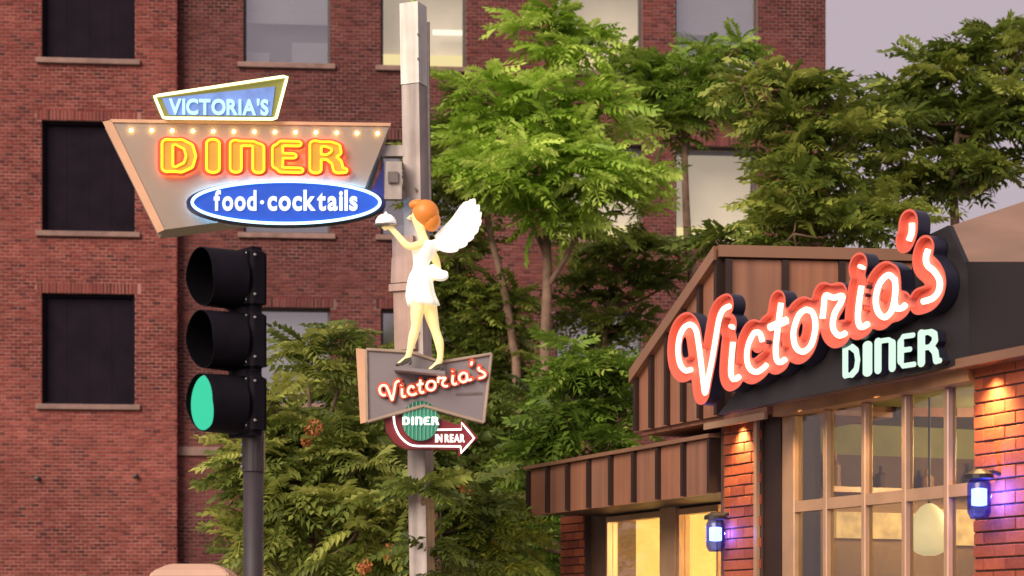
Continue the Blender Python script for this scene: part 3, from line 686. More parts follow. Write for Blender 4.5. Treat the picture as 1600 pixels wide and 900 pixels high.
def smooth(l, V, it=6):
    p = np.array([V[i] for i in l])
    for _ in range(it): p = .5*p + .25*(np.roll(p, 1, 0) + np.roll(p, -1, 0))
    return p
can = MB(); inn = MB(); rm = MB(); fill_faces(can, sgmap, V2, [q[::-1] for q in fc2], DB)
for l in lp1:
    p = smooth(l, V1); t_ = np.roll(p, -1, 0) - np.roll(p, 1, 0); t_ /= np.linalg.norm(t_, axis=1)[:, None] + 1e-9
    q = p + np.stack([t_[:, 1], -t_[:, 0]], 1) * .014; n = len(p); ring = [(i, (i+1) % n, n+(i+1) % n, n+i) for i in range(n)]
    inn.add([sgmap(v, DC) for v in p] + [sgmap(v, 0) for v in p], ring)
    rm.add([sgmap(v, 0) for v in p] + [sgmap(v, 0) for v in q], ring)
    can.add([sgmap(v, DB) for v in q] + [sgmap(v, -.0015) for v in q], ring)
can.obj('letter_returns', M['navy_can'], neon, True); chn = inn.obj('channel_wall', M['red_can'], neon, True); rm.obj('rim', M['red_can'], chn)
for li, S in enumerate(LS):
    oth = np.min([f_ for q, f_ in enumerate(fi) if q != li], axis=0)
    V, fc, lp = march(xs, ys, np.maximum(fi[li] - .006, fi[li] - oth), 0)
    pl_ = MB(); fill_faces(pl_, sgmap, V, fc, DC); lo = pl_.obj('letter', M['red_can'], neon)
    for q in S:
        tb = MB(); pts = [SG.pt(a, z, KT) for a, z in q]
        if len(pts) == 2: pts = [pts[0], (pts[0]+pts[1])/2, pts[1]]
        tb.tube(pts, .0185 if len(q) > 2 else .026, 8); tb.obj('neon_tube', M['n_red'], lo, True)
# black board the letters stand on, with its struts
bpx = [(1122,648),(1150,612),(1240,566),(1330,520),(1405,478),(1440,372),(1482,352),(1512,420),(1516,566)]
ba = [SG.px(x, y, -.115) for x, y in bpx]
MB().prism([SG.pt(a, z, -.115) for a, z in ba], [SG.pt(a, z, -.155) for a, z in ba]).obj('backboard', M['black'], neon)
for x, y in ((1190,600),(1300,560),(1440,470)):
    p = SG.P(x, y, -.15); b = Vector((*(-D.n), 0)); st_ = MB(); st_.tube([p, p + b*.8], .02, 8); st_.obj('strut', M['steel_dark'], neon)
# white block letters under the script
lt = {'D':(1317,1345,540,592),'I':(1348.5,1363.5,535.5,588),'N':(1367,1400,530,584),'E':(1402.5,1431,523,577.5),'R':(1434.5,1472,517,573)}
KD = -.05
def deco(ch, box, mp, slope, grow=0., cell=.03):
    st, wd = DECO[ch]; xs, ys, f = field(st, .2, cell); x0, x1, y0, y1 = box
    def m(p, k): u = p[0]/wd; return mp((x0 + u*(x1-x0), y1 - p[1]*(y1-y0) + slope*(u*(x1-x0))), k)
    return m, march(xs, ys, f, grow), (xs, ys, f)
pxmap = lambda pl, kk: (lambda p, k: pl.P(p[0], p[1], kk, k))
for ch, bx in lt.items():
    m, (V, fc, lp), _ = deco(ch, bx, pxmap(SG, KD), -.15)
    o = solid(m, V, fc, lp, -.06, 0).obj('letter', M['navy_can'], neon); mb = MB(); fill_faces(mb, m, V, fc, .003); mb.obj('letter_face', M['n_mint'], o)

# ------------------------------------------------------------------ sign post with three signs and the figure
YS = 17.0
PZ = lambda x, y: P(x, y, YS + .22)
post = thing('sign_post', PZ(661, HY + CH*F/YS) * 1.0, 'square grey steel post carrying the hanging neon signs', 'post')
post.location.z = 0
def sqpost(y0, y1, x0, x1, hw, m, nm, par, yaw=R(24)):
    """square post from pixel row y0 (low) to y1 (high), pixel centre x0..x1"""
    c, s = math.cos(yaw)*hw, math.sin(yaw)*hw; cor = [(-c-s,-c+s),(c-s,-c-s),(c+s,c-s),(-c+s,c+s)]
    lo = PZ(x0, y0); hi = PZ(x1, y1)
    return MB().prism([lo + Vector((a, b, 0)) for a, b in cor][::-1], [hi + Vector((a, b, 0)) for a, b in cor][::-1]).obj(nm, m, par)
yg = HY + CH*F/(YS+.22); xl = lambda y: 647 + (y - 100) * .0165
sqpost(yg, 135, xl(yg), xl(135), .081, M['steel'], 'shaft', post)
sqpost(134, 8, xl(134), xl(8), .085, M['steel_pale'], 'sleeve', post)
MB().tube([PZ(646, 9), PZ(645, -8)], .02, 8).obj('antenna_stub', mat('green_stub', (.3,.4,.1), .6), post)
sqpost(yg, yg-25, xl(yg), xl(yg), .19, M['steel_dark'], 'base_plate', post)
sqpost(548, 372, 641, 637, .098, M['jacket'], 'jacket', post); sqpost(457, 446, 637, 637, .118, M['jacket'], 'jacket_collar', post); sqpost(444, 404, 637.5, 639, .108, M['jacket'], 'jacket_collar', post)
MB().tube([PZ(670, 40)+Vector((0,-.1,0)), PZ(671, 200)+Vector((0,-.1,0)), PZ(674, 360)+Vector((0,-.1,0))], .012, 6).obj('conduit', M['steel_dark'], post)
for y, x in ((60, 655),(98,655),(300, 650),(520,652)):
    MB().tube([PZ(x, y) + Vector((.0,-.11,0)), PZ(x, y) + Vector((.0,-.125,0))], .012, 8).obj('bolt', M['steel_dark'], post)
# --- the big trapezoid sign
S1 = Plane(400, YS - .05, (1, .13)); m1p = pxmap(S1, 0)
dsg = thing('diner_neon_sign', S1.P(400, 300), 'trapezoid diner sign with yellow neon letters and blue oval on the post', 'neon sign')
front = [(173,190),(609,196),(560,318),(256,359)]
back = [(160,187),(612,190),(574,318),(247,363)]
MB().prism([S1.P(x, y) for x, y in front], [S1.P(x, y, 0, -.3) + Vector(((fx_-x)*0, 0, 0)) for (x, y), (fx_, _) in zip(back, front)]).obj('cabinet', M['cab'], dsg)
# splayed left edge and trims
MB().prism([S1.P(160,190,.012), S1.P(174,188,.012), S1.P(257,359,.012), S1.P(246,364,.012)], [S1.P(160,190,-.29), S1.P(172,188,-.29), S1.P(256,360,-.29), S1.P(246,364,-.29)]).obj('edge_trim', M['cab_edge'], dsg)
MB().prism([S1.P(172,186,.012), S1.P(611,192,.012), S1.P(610,197,.012), S1.P(174,191,.012)], [S1.P(172,186,-.25), S1.P(611,192,-.25), S1.P(610,197,-.25), S1.P(174,191,-.25)]).obj('edge_trim', M['cab_edge'], dsg)
MB().prism([S1.P(600,250,-.03), S1.P(597,262,-.03), S1.P(580,300,-.03), S1.P(590,330,-.03), S1.P(600,330,-.03)], [S1.P(600,250,-.2), S1.P(597,262,-.2), S1.P(580,300,-.2), S1.P(590,330,-.2), S1.P(600,330,-.2)]).obj('side_fin', M['navy'], dsg)
for i in range(13):
    x = 205 + i*32.1; y = 203 + i*.42; c = S1.P(x, y, .018)
    MB().ball(c, .0125, 10, 6).obj('bulb', M['bulb'], dsg, True)
for ch, bx in {'D':(254,307,221,271),'I':(323,343,222,271),'N':(360,412,223,271),'E':(425,471,223,272),'R':(484,541,224,272)}.items():
    m, (V, fc, lp), (xs, ys, f) = deco(ch, bx, m1p, .02)
    xs2, ys2, f2 = field(DECO[ch][0], .3, .04); V2, fc2, lp2 = march(xs2, ys2, f2, .1)
    lo = solid(m, V2, fc2, lp2, .04, .058).obj('letter', M['red_base'], dsg)
    for l in march(xs2, ys2, f2, .02)[2]:
        Vh = march(xs2, ys2, f2, .02)[0]
        if len(l) > 8: MB().tube([m(Vh[i], .024) for i in l[::2]], .01, 6, True).obj('halo_helper', M['halo_red'], lo, True)  # unseen tube added behind the letter for its red glow
    mb = MB(); fill_faces(mb, m, V, fc, .062); mb.obj('letter_face', M['gold'], lo)
    for l in lp:
        if len(l) > 8:
            MB().tube([m(V[i], .074) for i in l[::2]], .0105, 6, True).obj('neon_tube', M['n_yellow'], lo, True)
# oval
OC, ORX, ORY = (447, 316), 149, 33.5
ell = lambda f_, n=64, dy=0: [(OC[0]+ORX*f_*math.cos(2*math.pi*i/n), OC[1]+dy+ORY*(f_ if f_ <= 1 else f_*1.02)*math.sin(2*math.pi*i/n)) for i in range(n)]
el0 = ell(1.045); ob = MB().prism([S1.P(x, y, .17) for x, y in el0][::-1], [S1.P(x, y+5, .07) for x, y in el0][::-1]).obj('oval_box', M['navy'], dsg)
MB().prism([S1.P(x, y, .178) for x, y in ell(.985)][::-1], [S1.P(x, y, .171) for x, y in ell(.985)][::-1]).obj('oval_face', M['blue_face'], ob)
MB().tube([S1.P(x, y, .2) for x, y in ell(.985)], .0125, 8, True).obj('neon_tube', M['n_cyan'], ob, True)
MB().tube([S1.P(x, y, .035) for x, y in ell(.99)], .014, 8, True).obj('halo_helper', M['halo_cyan'], ob, True)  # unseen tube added behind the oval for its blue glow
plate_text('food', (334,403,297,328), pxmap(S1, .18), 0, .012, M['n_foodtext'], ob, bold=.03, k=.9)
c = S1.P(409.5, 316, .185); MB().ball(c, .017, 10, 6, (1,.5,1)).obj('dot', M['n_foodtext'], ob)
plate_text('cocktails', (418,561,297,328), pxmap(S1, .18), 0, .012, M['n_foodtext'], ob, bold=.03, k=.9)
# crown sign
cr_ = [(241,150),(449,118.5),(431,186),(255.5,184.5)]
MB().prism([S1.P(x, y, .06) for x, y in cr_], [S1.P(x-(5 if i in (0,3) else -4), y-1, -.12) for i, (x, y) in enumerate(cr_)]).obj('crown_box', M['olive_enamel'], dsg)
ci = [(253,153.5),(430,135),(424,181),(264,180)]
cb = MB().prism([S1.P(x, y, .068) for x, y in ci], [S1.P(x, y, .061) for x, y in ci]).obj('crown_face', M['blue_top'], dsg)
def closed_lines(c, n=8):
    out = []
    for i in range(len(c)):
        a, b = np.array(c[i], float), np.array(c[(i+1) % len(c)], float)
        for t in np.linspace(.03, .97, n): out.append(tuple(a + (b-a)*t))
    return out
MB().tube([S1.P(x, y, .085) for x, y in closed_lines(cr_)], .0125, 8, True).obj('neon_tube', M['n_lemon'], cb, True)
plate_text("VICTORIA'S", (264,421,153.5,178), pxmap(S1, .07), 0, .015, M['n_text'], cb, bold=.03, k=.7, shear=1.5)
# bracket arms to the post
for y0, y1 in ((229,246),(300,312)):
    a, b = S1.P(585, y0, -.16), PZ(634, y0); h = (y1-y0)/F*YS
    MB().hexa([a+Vector((0,-.05,-h)), b+Vector((0,-.05,-h)), b+Vector((0,.05,-h)), a+Vector((0,.05,-h)), a+Vector((0,-.05,0)), b+Vector((0,-.05,0)), b+Vector((0,.05,0)), a+Vector((0,.05,0))]).obj('bracket_arm', M['steel'], dsg)
MB().hexa([P(600,311,YS), P(628,311,YS), P(628,311,YS+.2), P(600,311,YS+.2), P(603,252,YS), P(628,252,YS), P(628,252,YS+.2), P(603,252,YS+.2)]).obj('junction_box', M['steel'], dsg)
MB().hexa([P(606,285,YS-.03), P(622,285,YS-.03), P(622,285,YS-.01), P(606,285,YS-.01), P(606,268,YS-.03), P(622,268,YS-.03), P(622,268,YS-.01), P(606,268,YS-.01)]).obj('junction_cover', M['steel_dark'], dsg)
# --- bow-tie script sign
S2 = Plane(660, YS - .28, (1, .1)); m2p = pxmap(S2, 0)
bow = thing('bowtie_script_sign', S2.P(660, 600), 'grey bow-tie sign with small red script and arrow below the winged figure', 'sign')
bf = [(572,546),(640,550),(690,566),(768,553),(756,660),(662,634),(574,659)]
bb = [(556,545),(640,548),(690,563),(770,552),(758,663),(662,636),(562,661)]
MB().prism([S2.P(x, y) for x, y in bf], [S2.P(x, y, 0, -.2) for x, y in bf]).obj('cabinet', M['cab2'], bow)
MB().prism([S2.P(556,544,.01), S2.P(574,546,.01), S2.P(575,659,.01), S2.P(563,662,.01)], [S2.P(556,544,-.19), S2.P(571,546,-.19), S2.P(573,659,-.19), S2.P(563,662,-.19)]).obj('edge_trim', M['cab_edge'], bow)
for (a, b) in zip(bf, bf[1:] + bf[:1]):
    q = [S2.P(*a, .008), S2.P(*b, .008)]; MB().tube(q, .014, 6).obj('frame_bead', mat('bead', (.33,.25,.19), .5) if 'bead' not in M else M['bead'], bow)
def big2small(p): dx, dy = p[0]-1102, p[1]-615; return (613 + .4114*dx + .0338*dy, 625 - .0082*dx + .2167*dy)
for nm, st in SCRIPT:
    S = [([big2small(q) for q in (spline(s, 4) if len(s) > 2 else s)], 4.3) for s in st]
    xs, ys, f = field(S, 1, 1.1); V, fc, lp = march(xs, ys, f, 0)
    lo = solid(m2p, V, fc, lp, .002, .03).obj('letter', M['red_base'], bow)
    for s, _ in S:
        pts = [S2.P(x, y, .047) for x, y in s]
        if len(pts) == 2: pts = [pts[0], (pts[0]+pts[1])/2, pts[1]]
        MB().tube(pts, .0095, 6).obj('neon_tube', M['n_redsmall'], lo, True)
MB().prism([S2.P(712,614,.004), S2.P(754,613,.004), S2.P(754,617,.004), S2.P(712,618,.004)], [S2.P(712,614,.001), S2.P(754,613,.001), S2.P(754,617,.001), S2.P(712,618,.001)]).obj('small_print', M['steel_dark'], bow)
ab = [(600,650),(604,675),(616,692),(632,701),(716,703),(716,714),(747,684),(722,655),(716,664),(690,655),(640,640)]
arr = MB().prism([S2.P(x, y, -.04) for x, y in ab], [S2.P(x, y, -.04, -.14) for x, y in ab]).obj('arrow_board', M['maroon'], bow)
def tubepx(pts, k, r, m, par, n=4, sp=True): MB().tube([S2.P(x, y, k) for x, y in (spline(pts, n) if sp else pts)], r, 6).obj('neon_tube', m, par, True)
tubepx([(615,648),(617,664),(624,680),(636,692),(648,696.5),(670,697),(720,697.5)], -.015, .008, M['n_white'], arr)
tubepx([(720,698),(720,708),(730,697),(741,684.5),(730,671),(721,660.5),(721,671),(683,671.5)], -.015, .008, M['n_white'], arr, sp=False)
ge = [(657+29*math.cos(2*math.pi*i/40), 657.5+31.5*math.sin(2*math.pi*i/40)) for i in range(40)]
go = MB().prism([S2.P(x, y, .0) for x, y in ge][::-1], [S2.P(x, y, -.035) for x, y in ge][::-1]).obj('green_disc', M['green_rib'], bow)
M['rib_l'] = mat('pale_green_rib', (.12,.36,.26), .4, var=.05)
for i in range(9):
    x = 633 + i*6; hh = 30.5*math.sqrt(max(0, 1-((x-657)/28.5)**2)); MB().tube([S2.P(x, 657.5-hh, .003), S2.P(x, 657.5+hh, .003)], .006, 6).obj('rib', M['rib_l'], go)
def deco_word(word, box, mp, par, m, k0=0, k1=.01, slope=0., gap=.16):
    tot = sum(DECO[c][1] for c in word) + gap*(len(word)-1); x = box[0]; sc = (box[1]-box[0]) / tot
    for c in word:
        wd = DECO[c][1]*sc; mm, (V, fc, lp), _ = deco(c, (x, x+wd, box[2], box[3]), mp, slope, cell=.06)
        solid(mm, V, fc, lp, k0, k1).obj('letter', m, par); x += wd + gap*sc
deco_word('DINER', (629,686,651.5,664), pxmap(S2, .012), go, M['n_white'], 0, .012)
plate_text('IN REAR', (680,727,678.5,690.5), pxmap(S2, -.035), 0, .012, M['n_white'], arr, bold=.035, k=.8)
# straps to the post
for y in (600, 690):
    a, b = S2.P(652, y, -.18), PZ(652, y); MB().tube([a, b], .035, 8).obj('strap', M['steel_dark'], bow)
# ------------------------------------------------------------------ winged waitress figure
YF = 16.6
fig = thing('winged_waitress_figure', P(664, 582, YF), 'white-dressed red-haired winged waitress figure holding a domed tray on the sign', 'statue')
fp_ = lambda x, y, d=0.: P(x, y, YF) + Vector((0, d, 0))
pxm = YF / F
nodes = [(662,452,0,11),(659,422,0,8.5),(663,396,0,10.5),(662,378,0,8),(659,366,0,6),(655,351,0,8),(653,338,0,11.5),(655,328,0,9.5),      # 0-7 trunk, head
 (657,384,-.07,7),(646,390,-.11,6),(636,388,-.12,5.6),(622,371,-.11,4.6),(612,360,-.1,4.2),(606,357,-.1,3.6),                              # 8-13 tray arm
 (671,385,.07,7),(680,402,.11,6),(684,418,.11,5.2),(676,432,.07,4.4),(668,441,.05,4),                                                    # 14-18 far arm
 (654,468,-.05,11),(652,492,-.05,9.8),(650,512,-.05,6.6),(646,528,-.05,7.2),(641,548,-.05,4.4),(638,560,-.05,4.6),(629,567,-.05,3.8),(622,571,-.05,2.6), # 19-26
 (670,470,.05,11),(674,494,.05,9.8),(680,516,.05,6.6),(686,533,.05,7.2),(688,553,.05,4.4),(686,565,.05,4.8),(677,573,.05,3.8),(670,577,.05,2.6)]         # 27-34
edges = [(0,1),(1,2),(2,3),(3,4),(4,5),(5,6),(6,7),(2,8),(8,9),(9,10),(10,11),(11,12),(12,13),(2,14),(14,15),(15,16),(16,17),(17,18),(0,19)] + [(i,i+1) for i in range(19,26)] + [(0,27)] + [(i,i+1) for i in range(27,34)]
me = bpy.data.meshes.new('body'); me.from_pydata([fp_(x, y, d) for x, y, d, r in nodes], edges, []); tmp = link(bpy.data.objects.new('body_tmp', me))
sm = tmp.modifiers.new('skin', 'SKIN'); ss = tmp.modifiers.new('sub', 'SUBSURF'); ss.levels = ss.render_levels = 2
for i, (x, y, d, r) in enumerate(nodes):
    sv = me.skin_vertices[0].data[i]; rr_ = r * pxm * 1.12; sv.radius = (rr_, rr_); sv.use_root = (i == 0)
bpy.context.view_layer.update()
ev_ = bpy.data.meshes.new_from_object(tmp.evaluated_get(bpy.context.evaluated_depsgraph_get()))
bv = [v.co.copy() for v in ev_.vertices]; bf_ = [tuple(p.vertices) for p in ev_.polygons]
bpy.data.objects.remove(tmp); bpy.data.meshes.remove(ev_)
bd = MB(); bd.add(bv, bf_)
for a, b, c in (((606,357),(600,358),(597,355)),((606,356),(599,355.5),(596,353)),((607,358.5),(601,360.5),(598,358.5)),((608,359.5),(603,362),(600,361)),((609,356),(607,352),(606,349))):
    bd.tube([fp_(*a,-.1), fp_(*b,-.1+.01), fp_(*c,-.1+.015)], [.009,.0085,.006], 6)      # fingers under the tray, thumb up
bd.tube([fp_(642,337), fp_(637.5,341), fp_(642,343)], [.008,.012,.006], 6)               # nose
bd.ball(fp_(661,341,-.075), .016, 8, 6, (.6,.5,1))                                        # ear
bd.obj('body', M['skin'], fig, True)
fc_ = MB()
for d in (-.055,-.02): fc_.ball(fp_(643.5,334,d), .009, 8, 5, (.6,1,.8))
fc_.obj('eyes', M['shoe'], fig); lp_ = MB(); lp_.ball(fp_(642,347,-.03), .012, 8, 5, (.7,1.6,.6)); lp_.obj('mouth', M['red_base'], fig)
def loft(rings, m, nm, par, n=20, wave=0):
    v = []; f = []
    for j, (y, cx, hw, hd) in enumerate(rings):
        for i in range(n):
            t = 2*math.pi*i/n; q = 1 + wave*(j/len(rings))*math.cos(7*t)
            v.append(fp_(cx + hw*q*math.cos(t), y, hd*q*math.sin(t)*pxm))
    for j in range(len(rings)-1):
        for i in range(n): f.append((j*n+i, (j+1)*n+i, (j+1)*n+(i+1)%n, j*n+(i+1)%n))
    f += [tuple(range(n)), tuple(range((len(rings)-1)*n, len(rings)*n))[::-1]]
    return mesh_obj(nm, v, f, m, par, True)
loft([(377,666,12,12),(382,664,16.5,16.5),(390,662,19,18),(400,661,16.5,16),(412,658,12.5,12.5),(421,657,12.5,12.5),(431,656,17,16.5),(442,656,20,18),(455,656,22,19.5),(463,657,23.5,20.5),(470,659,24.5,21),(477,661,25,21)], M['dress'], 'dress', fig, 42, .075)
bw_ = spline([(668,420),(676,415),(685,419),(692,424),(699,426),(700,432),(693,437),(683,437),(674,433)], 4, True)
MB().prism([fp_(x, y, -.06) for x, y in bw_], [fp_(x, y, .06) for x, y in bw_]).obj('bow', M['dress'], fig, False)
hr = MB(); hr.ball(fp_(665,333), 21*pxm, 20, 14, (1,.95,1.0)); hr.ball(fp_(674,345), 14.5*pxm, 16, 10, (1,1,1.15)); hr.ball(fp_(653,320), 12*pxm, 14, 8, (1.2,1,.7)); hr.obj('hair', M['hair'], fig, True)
def wing(rt, tips, d, dd):
    for i, (x, y) in enumerate(tips):
        r_ = np.array(rt[i], float); t_ = np.array((x, y), float); md = (r_ + t_)/2 + np.array((3, 4)) * (1 - i/len(tips)*.3)
        cl = spline([r_, md, t_], 5); wv = 8.0; L1, L2 = [], []
        for q, c_ in enumerate(cl):
            f_ = q/(len(cl)-1); tn = cl[min(q+1, len(cl)-1)] - cl[max(q-1, 0)]; tn = tn/np.hypot(*tn); sd = np.array((-tn[1], tn[0])); h_ = wv*(.7+.3*min(1, f_*3))*math.sqrt(max(.02, 1-max(0, (f_-.72)/.28)**2))
            L1.append(c_ + sd*h_); L2.append(c_ - sd*h_)
        pts = L1 + L2[::-1]; de = d + dd*i
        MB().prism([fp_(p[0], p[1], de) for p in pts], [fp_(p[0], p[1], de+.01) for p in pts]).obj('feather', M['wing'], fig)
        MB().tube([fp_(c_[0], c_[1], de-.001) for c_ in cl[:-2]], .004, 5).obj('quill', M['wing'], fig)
tips = [(742,309),(749,319),(752,331),(752,343),(748,355),(741,366),(731,377),(717,386)]
roots = [(684,370),(684,373),(684,376),(684,378),(684,380),(684,382),(684,384),(684,385)]
wing(roots, tips, .04, -.013)
wing([(a-3, b-3) for a, b in roots[:5]], [(x-10, y-1) for x, y in tips[:5]], .16, -.013)
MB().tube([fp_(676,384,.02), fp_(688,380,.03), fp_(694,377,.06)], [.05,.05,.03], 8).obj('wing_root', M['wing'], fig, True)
for cx, cy, d in ((636,564,-.05),(684,571,.05)):       # court shoes: sole, toe and heel
    pr = [(cx+7,cy-4),(cx+8,cy+4),(cx+5,cy+7),(cx+3.5,cy+7),(cx+3,cy+3),(cx-6,cy+7),(cx-13,cy+9),(cx-17,cy+9),(cx-17,cy+6.5),(cx-10,cy+4.5),(cx-2,cy-2)]
    MB().prism([fp_(x, y, d-.03) for x, y in pr], [fp_(x, y, d+.03) for x, y in pr]).obj('shoe', M['shoe'], fig)
tr = MB(); tr.tube([fp_(604,358,-.1), fp_(604,356,-.1), fp_(604,355,-.1)], [.07,.1,.1], 20); tray = tr.obj('tray', M['bolt'], fig, True)
dm = [(355,16.5),(349,16),(344,13.5),(340,9),(338,3),(336,2),(334.5,1)]
MB().tube([fp_(604, y, -.1) for y, r in dm], [r*pxm for y, r in dm], 20).obj('dome', M['dome'], tray, True)
MB().hexa([fp_(616,579.5,-.08), fp_(696,587,-.08), fp_(696,587,.13), fp_(616,579.5,.13), fp_(616,574,-.08), fp_(696,581.5,-.08), fp_(696,581.5,.13), fp_(616,574,.13)]).obj('foot_ledge', M['cab2'], fig)
MB().tube([fp_(664,430,.05), PZ(664,430)], .03, 8).obj('support_bar', M['steel_dark'], fig)

# ------------------------------------------------------------------ traffic light
YT = 11.2
tl = thing('traffic_light', (P(396, 0, YT).x, YT, 0), 'black three-lens traffic light on a post showing green, facing left', 'traffic light')
fdir = Vector((-.80, -.60, 0)); side = Vector((-.60, .80, 0)); up = Vector((0, 0, 1)); Rv = .152
xc = P(396, 0, YT).x
pole_top = P(0, 684, YT).z
MB().tube([(xc, YT, 0), (xc, YT, .02), (xc, YT, .25), (xc, YT, .26)], [.16,.16,.13,.06], 20).obj('base', M['signal_pole'], tl)
MB().tube([(xc, YT, .26), (xc, YT, pole_top)], .056, 20).obj('pole', M['signal_pole'], tl, True)
MB().tube([(xc, YT, pole_top-.19), (xc, YT, pole_top-.185), (xc, YT, pole_top+.03), (xc, YT, pole_top+.04)], [.057,.064,.064,.05], 16).obj('slip_collar', M['signal_pole'], tl)
for i in range(3):
    for j in range(2):
        c = Vector((xc-.05+j*.0, YT-.045, pole_top-.16+i*.06)); MB().ball(c + Vector((-.008-.0*j,0,0)), .008, 8, 5).obj('bolt', M['bolt'], tl) if j == 0 else None
# housing axis: the front openings lie at x=317 in the photograph
Lv, Hd = .222, .12
for row, (cy, lens) in enumerate(((431, 'lens_dark'), (529, 'lens_dark'), (628.5, 'lens_green'))):
    fcen = P(311, cy, YT - .2); bcen = fcen - fdir * Lv; rcen = bcen - fdir * Hd
    hs = .17
    hb = MB().hexa([bcen + side*sx*hs*.93 + up*sz*hs + fdir*dd for sz in (-1, 1) for sx, dd in ((1,0),(-1,0),(-1,-Hd),(1,-Hd))])
    h = bevel(hb.obj('housing', M['signal'], tl), .03, 3)
    n = 40; ang = [2*math.pi*i/n for i in range(n)]
    circ = lambda c, r: [c + side*math.cos(t)*r + up*math.sin(t)*r for t in ang]
    # tunnel visor: cut back a little at the lower edge
    def vis(r):
        ring0 = circ(bcen + fdir*.002, r*1.03); ring1 = [fcen + side*math.cos(t)*r*.98 + up*math.sin(t)*r - fdir*(.035*max(0,-math.sin(t))) for t in ang]; return ring0, ring1
    o0, o1 = vis(Rv+.004); i0, i1 = vis(Rv)
    vb = MB(); b = len(vb.v); vb.add(o0+o1, [(i,(i+1)%n,n+(i+1)%n,n+i) for i in range(n)]); vb.add(o1+i1, [(i,(i+1)%n,n+(i+1)%n,n+i) for i in range(n)])
    vz = vb.obj('visor', M['signal'], h, True)
    MB().add(i0+i1, [(n+i,n+(i+1)%n,(i+1)%n,i) for i in range(n)]).obj('visor_lining', M['signal_in'], h, True)
    # domed lens: the lit one stands near the visor mouth as in the photograph
    lc = fcen - fdir*.03 if lens == 'lens_green' else bcen + fdir*.02
    rr_ = Rv - .004; rings = [circ(lc + fdir*.028*(1-(q/4)**2), rr_*q/4) for q in range(1, 5)]
    lv = [lc + fdir*.028] + [p for r in rings for p in r]; lf = [(0, 1+i, 1+(i+1)%n) for i in range(n)] + [(1+q*n+i, 1+(q+1)*n+i, 1+(q+1)*n+(i+1)%n, 1+q*n+(i+1)%n) for q in range(3) for i in range(n)]
    mesh_obj('lens', lv, lf, M[lens], h, True)
    for sx, sz in ((-1,.7),(-1,-.55),(-.72,.78),(-.72,-.7)):
        MB().ball(bcen - fdir*(.03 if sx == -1 else .005) + side*sx*hs*.94 + up*sz*hs, .008, 8, 5).obj('bolt', M['bolt'], h)
    if row < 2:
        j = bcen - fdir*Hd*.5 - up*(.0); jz = (P(0, (cy+[529,628.5][row])/2, YT-.2)).z
        MB().tube([Vector((j.x, j.y, jz-.02)), Vector((j.x, j.y, jz+.02))], .08, 14).obj('coupling', M['signal'], tl)
cen = P(311, 628.5, YT-.2) - fdir*(Lv+Hd*.5)
MB().tube([(xc, YT, pole_top+.02), (xc*.5+cen.x*.5, YT*.5+cen.y*.5, pole_top+.05), (cen.x, cen.y, cen.z-.15)], .05, 14).obj('mount_elbow', M['signal'], tl, True)

# ------------------------------------------------------------------ tan street cabinet (its top shows at the lower edge)
YK = 11.6; kx0, kx1 = P(232,0,YK).x, P(358,0,YK).x; kz = P(0,880,YK).z; kc = (kx0+kx1)/2; hw = (kx1-kx0)/2
kb = thing('pay_station', (kc, YK+.2, 0), 'tan metal street cabinet with chamfered top at the lower left edge', 'cabinet')
outl = lambda s, z: [(kc-hw*s, YK, z), (kc+hw*s, YK, z), (kc+hw*s, YK+.4, z), (kc-hw*s, YK+.4, z)]
MB().prism(outl(.92, 0)[::-1], outl(.92, .1)[::-1]).obj('plinth', M['kiosk_dark'], kb)
rd = [(1,.101),(1,kz-.075),(.93,kz-.045),(.6,kz-.004),(.5,kz)]
v = []; f = []
for s, z in rd: v += [(kc-hw*s, YK+.2-.2*s, z), (kc+hw*s, YK+.2-.2*s, z), (kc+hw*s, YK+.2+.2*s, z), (kc-hw*s, YK+.2+.2*s, z)]
for j in range(len(rd)-1):
    for i in range(4): f.append((j*4+i, j*4+(i+1)%4, (j+1)*4+(i+1)%4, (j+1)*4+i))
f += [(3,2,1,0), tuple(range(4*len(rd)-4, 4*len(rd)))]
bevel(mesh_obj('body', v, f, M['kiosk'], kb), .012, 2)
MB().box(kc-hw*.6, kc+hw*.6, YK-.006, YK-.001, 1.2, 1.5).obj('screen', M['black'], kb)
MB().box(kc-hw*.6, kc+hw*.6, YK-.006, YK-.001, .5, 1.0).obj('door', M['kiosk'], kb)

# ------------------------------------------------------------------ trees with feathery compound leaves
def frond_template(pairs=7):
    V = []; Fc = []
    def leaflet(b, dr, ln, wd, dn):
        dr = dr/np.linalg.norm(dr); s = np.cross(dr, (0,0,1)); s /= (np.linalg.norm(s)+1e-9); i = len(V)
        V.extend([b, b+dr*ln*.42+s*wd+np.array((0,0,dn*.2)), b+dr*ln+np.array((0,0,dn)), b+dr*ln*.42-s*wd+np.array((0,0,dn*.2))]); Fc.extend([(i,i+1,i+2),(i,i+2,i+3)])
    zc_ = lambda x: .22*x - .78*x*x
    for q in range(pairs):
        x = .2 + .72*q/(pairs-1); ln = (.3 if 0 < q < pairs-2 else .23)
        for sgn in (-1, 1):
            leaflet(np.array((x+.02*sgn, .008*sgn, zc_(x))), np.array((.42, sgn*.9, .02)), ln, .075, -.12-.05*(q % 3))
    leaflet(np.array((.95, 0, zc_(.95))), np.array((1., 0, -.5)), .24, .05, -.05)
    i = len(V)
    for x in (0, .5, .96): V.extend([np.array((x, -.007, zc_(x))), np.array((x, .007, zc_(x)))])
    Fc.extend([(i,i+1,i+3),(i,i+3,i+2),(i+2,i+3,i+5),(i+2,i+5,i+4)])
    return np.array(V, np.float32), np.array(Fc, np.int32)
TV, TF = frond_template()
